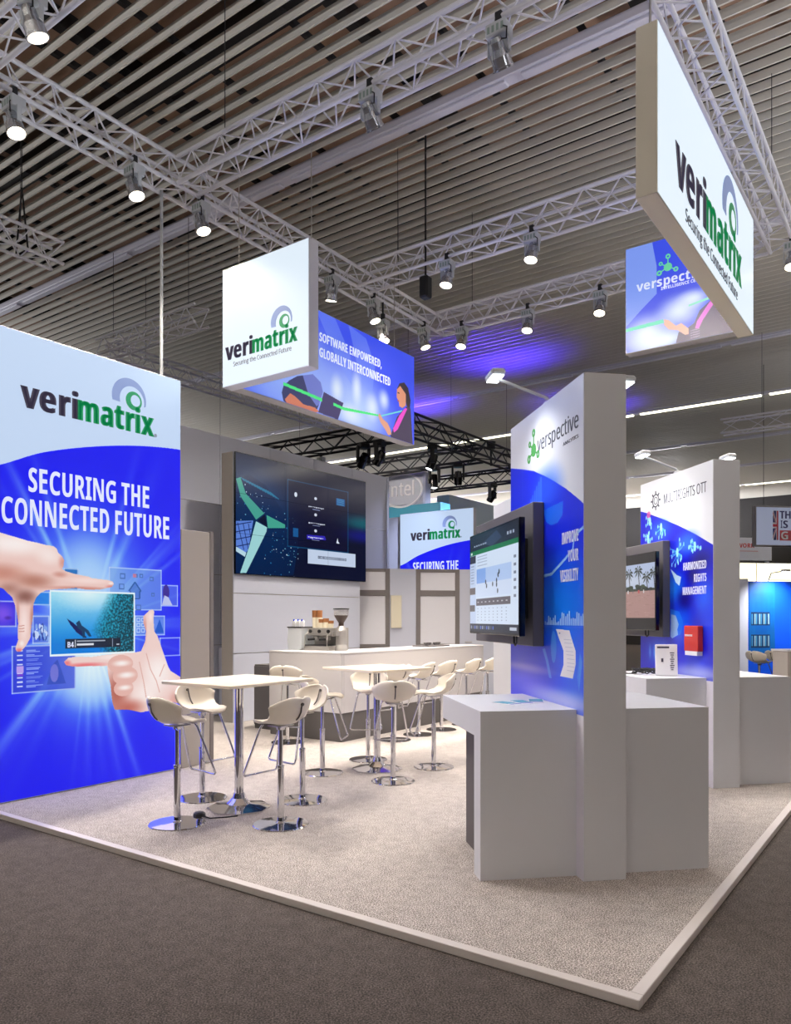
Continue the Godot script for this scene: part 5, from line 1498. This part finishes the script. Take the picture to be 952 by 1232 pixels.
	for x in [-0.1, 0.1]:
		s = begin()
		lathe(s, [Vector2(0.0, 0.19), Vector2(0.045, 0.19), Vector2(0.045, 0.14), Vector2(0.02, 0.12), Vector2(0.0, 0.12)], 14, Transform3D(Basis(), Vector3(x, 0, -0.1)))
		obj("group_head", s, M.steel, em)
		s = begin()
		tube(s, [Vector3(x, 0.15, -0.08), Vector3(x, 0.145, 0.06)], 0.014, 8)
		obj("portafilter_handle", s, M.black, em)
	for x in [-0.2, 0.2]:
		s = begin()
		tube(s, [Vector3(x, 0.24, -0.04), Vector3(x, 0.2, 0.02), Vector3(x, 0.05, 0.03)], 0.007, 6)
		obj("steam_wand", s, M.steel, em)
	for x in [-0.16, 0.0, 0.16]:
		s = begin()
		lathe(s, [Vector2(0.0, 0.0), Vector2(0.024, 0.0), Vector2(0.024, 0.02), Vector2(0.0, 0.022)], 12, Transform3D(Basis(Vector3.RIGHT, PI / 2), Vector3(x, 0.255, -0.055)))
		obj("dial", s, M.black, em)
	for q in [[-0.17, 0.24], [-0.085, 0.24], [0.0, 0.12], [0.085, 0.13], [0.17, 0.1]]:
		var cup := thing("cup_stack", P(-6.86 + q[0], 1.42, 7.9 if q[1] > 0.2 else 7.84), 0.0, "stack of paper cups with amber tops on the espresso machine", "cups", "paper cup stacks on the espresso machine")
		s = begin()
		lathe(s, [Vector2(0.0, 0.0), Vector2(0.032, 0.0), Vector2(0.038, q[1] * 0.6), Vector2(0.0, q[1] * 0.6)], 14)
		obj("cups", s, M.casing_cream, cup)
		s = begin()
		lathe(s, [Vector2(0.038, q[1] * 0.6), Vector2(0.04, q[1]), Vector2(0.0, q[1])], 14)
		obj("top_cup", s, M.amber, cup)
	var gr := thing("coffee_grinder", P(-6.52, 1.12, 7.85), 0.0, "steel coffee grinder with bean hopper at the bar corner", "grinder")
	s = begin()
	lathe(s, [Vector2(0.0, 0.0), Vector2(0.09, 0.0), Vector2(0.085, 0.03), Vector2(0.07, 0.08), Vector2(0.075, 0.27), Vector2(0.05, 0.32), Vector2(0.04, 0.33)], 18)
	obj("body", s, M.steel, gr)
	s = begin()
	lathe(s, [Vector2(0.035, 0.33), Vector2(0.035, 0.37), Vector2(0.08, 0.44), Vector2(0.095, 0.47), Vector2(0.0, 0.47)], 18)
	obj("beans", s, M.beans, gr)
	s = begin()
	lathe(s, [Vector2(0.096, 0.47), Vector2(0.1, 0.55)], 18)
	obj("hopper", s, M.clear, gr)
	s = begin()
	lathe(s, [Vector2(0.0, 0.55), Vector2(0.108, 0.55), Vector2(0.108, 0.562), Vector2(0.0, 0.568)], 18)
	obj("lid", s, M.black, gr)
	block("spout", Vector3(-0.03, 0.2, 0.06), Vector3(0.03, 0.26, 0.14), M.steel, gr)
	var tr := thing("tray", P(-6.42, 1.12, 9.9), 0.0, "dark tray with small cups on the bar's long side", "tray")
	block("plate", Vector3(-0.15, 0, -0.3), Vector3(0.15, 0.02, 0.3), M.plinth, tr)
	for k in 4:
		s = begin()
		lathe(s, [Vector2(0.0, 0.02), Vector2(0.03, 0.02), Vector2(0.04, 0.06), Vector2(0.036, 0.06), Vector2(0.0, 0.03)], 12, Transform3D(Basis(), Vector3(0.03 * (k % 2), 0, -0.2 + 0.13 * k)))
		obj("cup", s, M.frame_grey, tr)
	var fp := thing("cable_outlet", P(-4.74, 0, 3.97), 0.4, "small dark cable outlet on the carpet under the first table", "outlet")
	s = begin()
	lathe(s, [Vector2(0.0, 0.0), Vector2(0.05, 0.0), Vector2(0.045, 0.025), Vector2(0.03, 0.035), Vector2(0.0, 0.036)], 16)
	obj("cap", s, M.dark_metal, fp)
	s = begin()
	tube(s, [Vector3(0.03, 0.01, 0.02), Vector3(0.12, 0.006, 0.06), Vector3(0.2, 0.006, 0.02), Vector3(0.3, 0.006, -0.05)], 0.005, 6)
	obj("cable", s, M.black, fp)

func neighbours() -> void:
	# black trusses with stage lights over the stand behind
	var g := "black trusses over the stand behind"
	truss("black truss running back from the blue laptop sign", g, P(-9.0, 5.4, 11.5), P(-9.0, 5.4, 24.0), 0.36, M.black_truss, 0.5, 0.03, 0.014)
	truss("black cross truss nearest to the video wall", g, P(-16.0, 5.4, 13.4), P(-9.23, 5.4, 13.4), 0.36, M.black_truss, 0.5, 0.03, 0.014)
	truss("black cross truss above the round oval sign", g, P(-16.0, 5.4, 16.4), P(-9.23, 5.4, 16.4), 0.36, M.black_truss, 0.5, 0.03, 0.014)
	truss("black cross truss above the pale stand wall", g, P(-16.0, 5.4, 19.4), P(-9.23, 5.4, 19.4), 0.36, M.black_truss, 0.5, 0.03, 0.014)
	for k in 9:
		var q: Array = [[-10.35, 5.4, 13.22], [-9.9, 5.4, 13.22], [-9.18, 5.4, 14.2], [-13.9, 5.4, 16.22], [-10.43, 5.4, 16.22], [-9.73, 5.4, 16.22], [-13.0, 5.4, 19.22], [-10.4, 5.4, 19.22], [-9.18, 5.4, 18.6]][k]
		moving_head(P(q[0], q[1], q[2]), ["black stage light on the dark truss nearest the video wall, outer of two", "black stage light on the dark truss nearest the video wall, inner of two", "black stage light with lit lens next to the laptop sign's end", "black stage light on the middle dark cross truss, its outermost one", "black stage light with lit lens to the side of the oval sign", "black stage light on the middle dark cross truss, by its corner", "black stage light on the farthest dark cross truss, its outer one", "black stage light on the farthest dark cross truss, by the pale stand wall", "black stage light with lit lens on the dark truss running back, its far one"][k], 0.5 * k - 2.0, k in [2, 4, 8])
	var sp := thing("speaker_column", P(-9.0, 5.845, 12.3), 0.6, "black loudspeaker column beside the blue laptop sign", "loudspeaker")
	for k in 3: block("cabinet", Vector3(-0.14, 0.2 * k - 0.05, -0.14), Vector3(0.14, 0.2 * k + 0.14, 0.14), M.black, sp, 0.02)
	for q in [[-9.18, 16.9], [-9.18, 22.5], [-13.5, 19.22]]:
		var l := SpotLight3D.new()
		l.light_color = Color(0.30, 0.18, 1.0)
		l.light_energy = PURPLE
		l.spot_angle = 50.0
		l.spot_range = 40.0
		l.light_size = 0.1
		l.shadow_enabled = true
		var o := thing("uplight", P(q[0], 5.86, q[1]), 0.0, "violet uplight standing on the dark truss running back" if q[0] > -10.0 else "violet uplight standing on the farthest dark cross truss", "stage light", "violet uplights")
		var s := begin()
		lathe(s, [Vector2(0.0, -0.1), Vector2(0.1, -0.08), Vector2(0.12, 0.1), Vector2(0.11, 0.1), Vector2(0.08, 0.04), Vector2(0.0, 0.03)], 14)
		obj("housing", s, M.black, o)
		s = begin()
		lathe(s, [Vector2(0.0, 0.07), Vector2(0.09, 0.07), Vector2(0.09, 0.075), Vector2(0.0, 0.078)], 14)
		obj("lens", s, M.violet, o)
		block("hook", Vector3(-0.02, -0.5, -0.02), Vector3(0.02, -0.08, 0.02), M.black, o)
		put(l, "lamp_glow", o)
		l.transform = Transform3D(Basis(Vector3.RIGHT, PI / 2), Vector3(0, 0.1, 0))
	# stand with the oval sign
	var i := thing("oval_sign", P(-12.9, 0, 17.5), 0.0, "grey drum sign with white oval ring on a teal base", "sign")
	block("base", Vector3(0, 0, -0.5), Vector3(1.85, 4.7, 0), M.teal, i)
	block("board", Vector3(0, 4.7, -0.4), Vector3(1.3, 5.6, -0.05), M.sign_grey, i, 0.05)
	text(i, "lettering", "intel", M.paper, Transform3D(Basis(), Vector3(0, 4.98, -0.05)), 0.08, 0, 0.88, 0.42, false, 0.04)
	var s := begin()
	var ov := []
	for k in 41:
		var a := deg_to_rad(-150.0) + TAU * 0.93 * k / 40.0
		ov.append(Vector3(0.56 + cos(a) * 0.68, 5.13 + sin(a) * 0.46, -0.02))
	tube(s, ov, 0.035, 8)
	obj("oval_ring", s, M.paper, i)
	floodlight(P(-11.9, 5.375, 13.58), 0.0, Vector3(-0.04, -0.08, -1), "small added floodlight on the dark truss aimed at the oval sign", 9.0)  # lamp added so that the oval sign comes out brighter
	var w := thing("stand_wall", P(-12.25, 0, 19.2), 0.0, "pale block wall of a stand behind the distant backlit wall", "wall")
	block("block", Vector3(0, 0, -4.5), Vector3(0.43, 5.2, 0), M.pale_teal, w)
	# stands seen past the gear tower
	var sg := thing("flag_sign", P(-4.01, 3.44, 21.73), PI / 4, "hanging grey sign with a union flag strip and red letter block", "sign")
	block("frame", Vector3(0, 0, -0.12), Vector3(2.2, 1.07, 0), M.stile, sg, 0.01)
	block("face", Vector3(0.05, 0.04, 0.0), Vector3(2.15, 1.03, 0.006), M.sign_face_added_glow, sg, 0.0)
	s = begin()
	sheet(s, Transform3D(Basis(), Vector3(0.52, 0.17, 0.006)), 0.16, 0.77, 0.003)
	obj("flag_strip", s, M.flag, sg)
	var pl := Transform3D(Basis(), Vector3(0, 0, 0.006))
	for q in [["T", 0.72, 0.74, 0.14], ["H", 0.88, 0.74, 0.16], ["I", 0.75, 0.49, 0.045], ["S", 0.82, 0.49, 0.14]]:
		text(sg, "lettering", q[0], M.ink_navy, pl, q[1], q[2], q[3], 0.2)
	block("letter_block", Vector3(0.72, 0.16, 0.006), Vector3(1.4, 0.43, 0.01), M.red_soft, sg, 0.0)
	text(sg, "lettering", "G", M.paper, Transform3D(Basis(), Vector3(0, 0, 0.01)), 0.76, 0.19, 0.2, 0.21)
	for x in [0.3, 1.9]: rod("suspension_wire", Vector3(x, 1.07, -0.06), Vector3(x, 4.8, -0.06), 0.008, M.black, sg)
	var fa := thing("fascia_board", P(-5.3, 3.45, 27.0), PI / 4, "white fascia board with red lettering beyond the gear tower", "sign")
	block("board", Vector3(-0.6, 0, -0.2), Vector3(1.0, 0.75, 0), M.white_wall, fa)
	text(fa, "lettering", "WORK", M.red, Transform3D(), -0.25, 0.42, 0.62, 0.14)
	block("rule", Vector3(-0.5, 0.3, 0), Vector3(0.5, 0.315, 0.004), M.red, fa, 0.0)
	for x in [-0.5, 0.9]: block("post", Vector3(x - 0.05, -3.49, -0.15), Vector3(x + 0.05, 0, -0.05), M.white_wall, fa)
	var lb := thing("bright_fascia", P(-4.0, 0, 19.3), PI / 4, "glowing warm white light wall above the blue wall", "light wall")
	block("casing", Vector3(-0.6, 0, -0.15), Vector3(4.0, 2.87, 0), M.white_wall, lb)
	block("luminous_face", Vector3(-0.6, 1.9, 0), Vector3(4.0, 2.85, 0.01), M.warm_glow, lb, 0.0)
	for q in [[0.3, 2.3, 1.3, 2.32], [0.9, 2.45, 2.0, 2.47], [0.55, 2.0, 0.57, 2.85]]: block("drawn_line", Vector3(q[0], q[1], 0.01), Vector3(q[2], q[3], 0.014), M.casing_cream, lb, 0.0)
	area_light(lb, Transform3D(Basis(Vector3.UP, PI), Vector3(1.7, 2.4, 0.05)), 4.4, 0.9, Color(1.0, 0.95, 0.8), 4.0)
	var bl := thing("blue_wall", P(-3.32, 0, 17.30), PI / 4, "deep blue exhibition wall with rows of small pictures", "wall")
	block("core", Vector3(0, 0, -0.1), Vector3(3.2, 2.33, 0), M.blue_wall, bl)
	s = begin()
	sheet(s, Transform3D(Basis(), Vector3(0.02, 0.75, 0)), 0.6, 1.55, 0.004)
	obj("picture_rows", s, M.teal_print, bl)
	block("end_panel", Vector3(-0.22, 0, -0.1), Vector3(0, 2.38, 0.01), M.white_wall, bl)
	var wa := thing("added_wall_washer", P(-3.32, 0, 17.30), PI / 4, "small added lamps on arms above the blue wall", "wall lamp")  # lamps added to brighten the blue wall
	for k in 2:
		var x := 0.5 + 1.4 * k
		var q := begin()
		tube(q, [Vector3(x, 2.33, -0.05), Vector3(x, 2.5, 0.05), Vector3(x, 2.52, 0.5)], 0.012, 8)
		obj("lamp_arm", q, M.lamp_white, wa)
		block("lamp_head", Vector3(x - 0.08, 2.5, 0.46), Vector3(x + 0.08, 2.55, 0.56), M.lamp_white, wa, 0.01)
		block("lamp_glass", Vector3(x - 0.07, 2.492, 0.47), Vector3(x + 0.07, 2.5, 0.55), M.lens_cool, wa, 0.002)
		var l := SpotLight3D.new()
		l.light_energy = 5.0
		l.spot_angle = 60.0
		l.spot_angle_attenuation = 1.0
		l.spot_range = 20.0
		l.light_size = 0.05
		l.shadow_enabled = true
		put(l, "lamp_glow", wa)
		l.transform = Transform3D(Basis(Vector3.RIGHT, -PI / 2 + 0.45), Vector3(x, 2.47, 0.51))
	var dk := thing("grey_desk", P(-1.9, 0, 12.78), PI / 4, "plain grey desk beyond the gear tower's counter", "desk")
	block("body", Vector3(0, 0, -0.35), Vector3(1.2, 1.05, 0), M.grey_panel, dk)
	block("top", Vector3(-0.02, 1.05, -0.37), Vector3(1.22, 1.08, 0.02), M.white_board, dk)
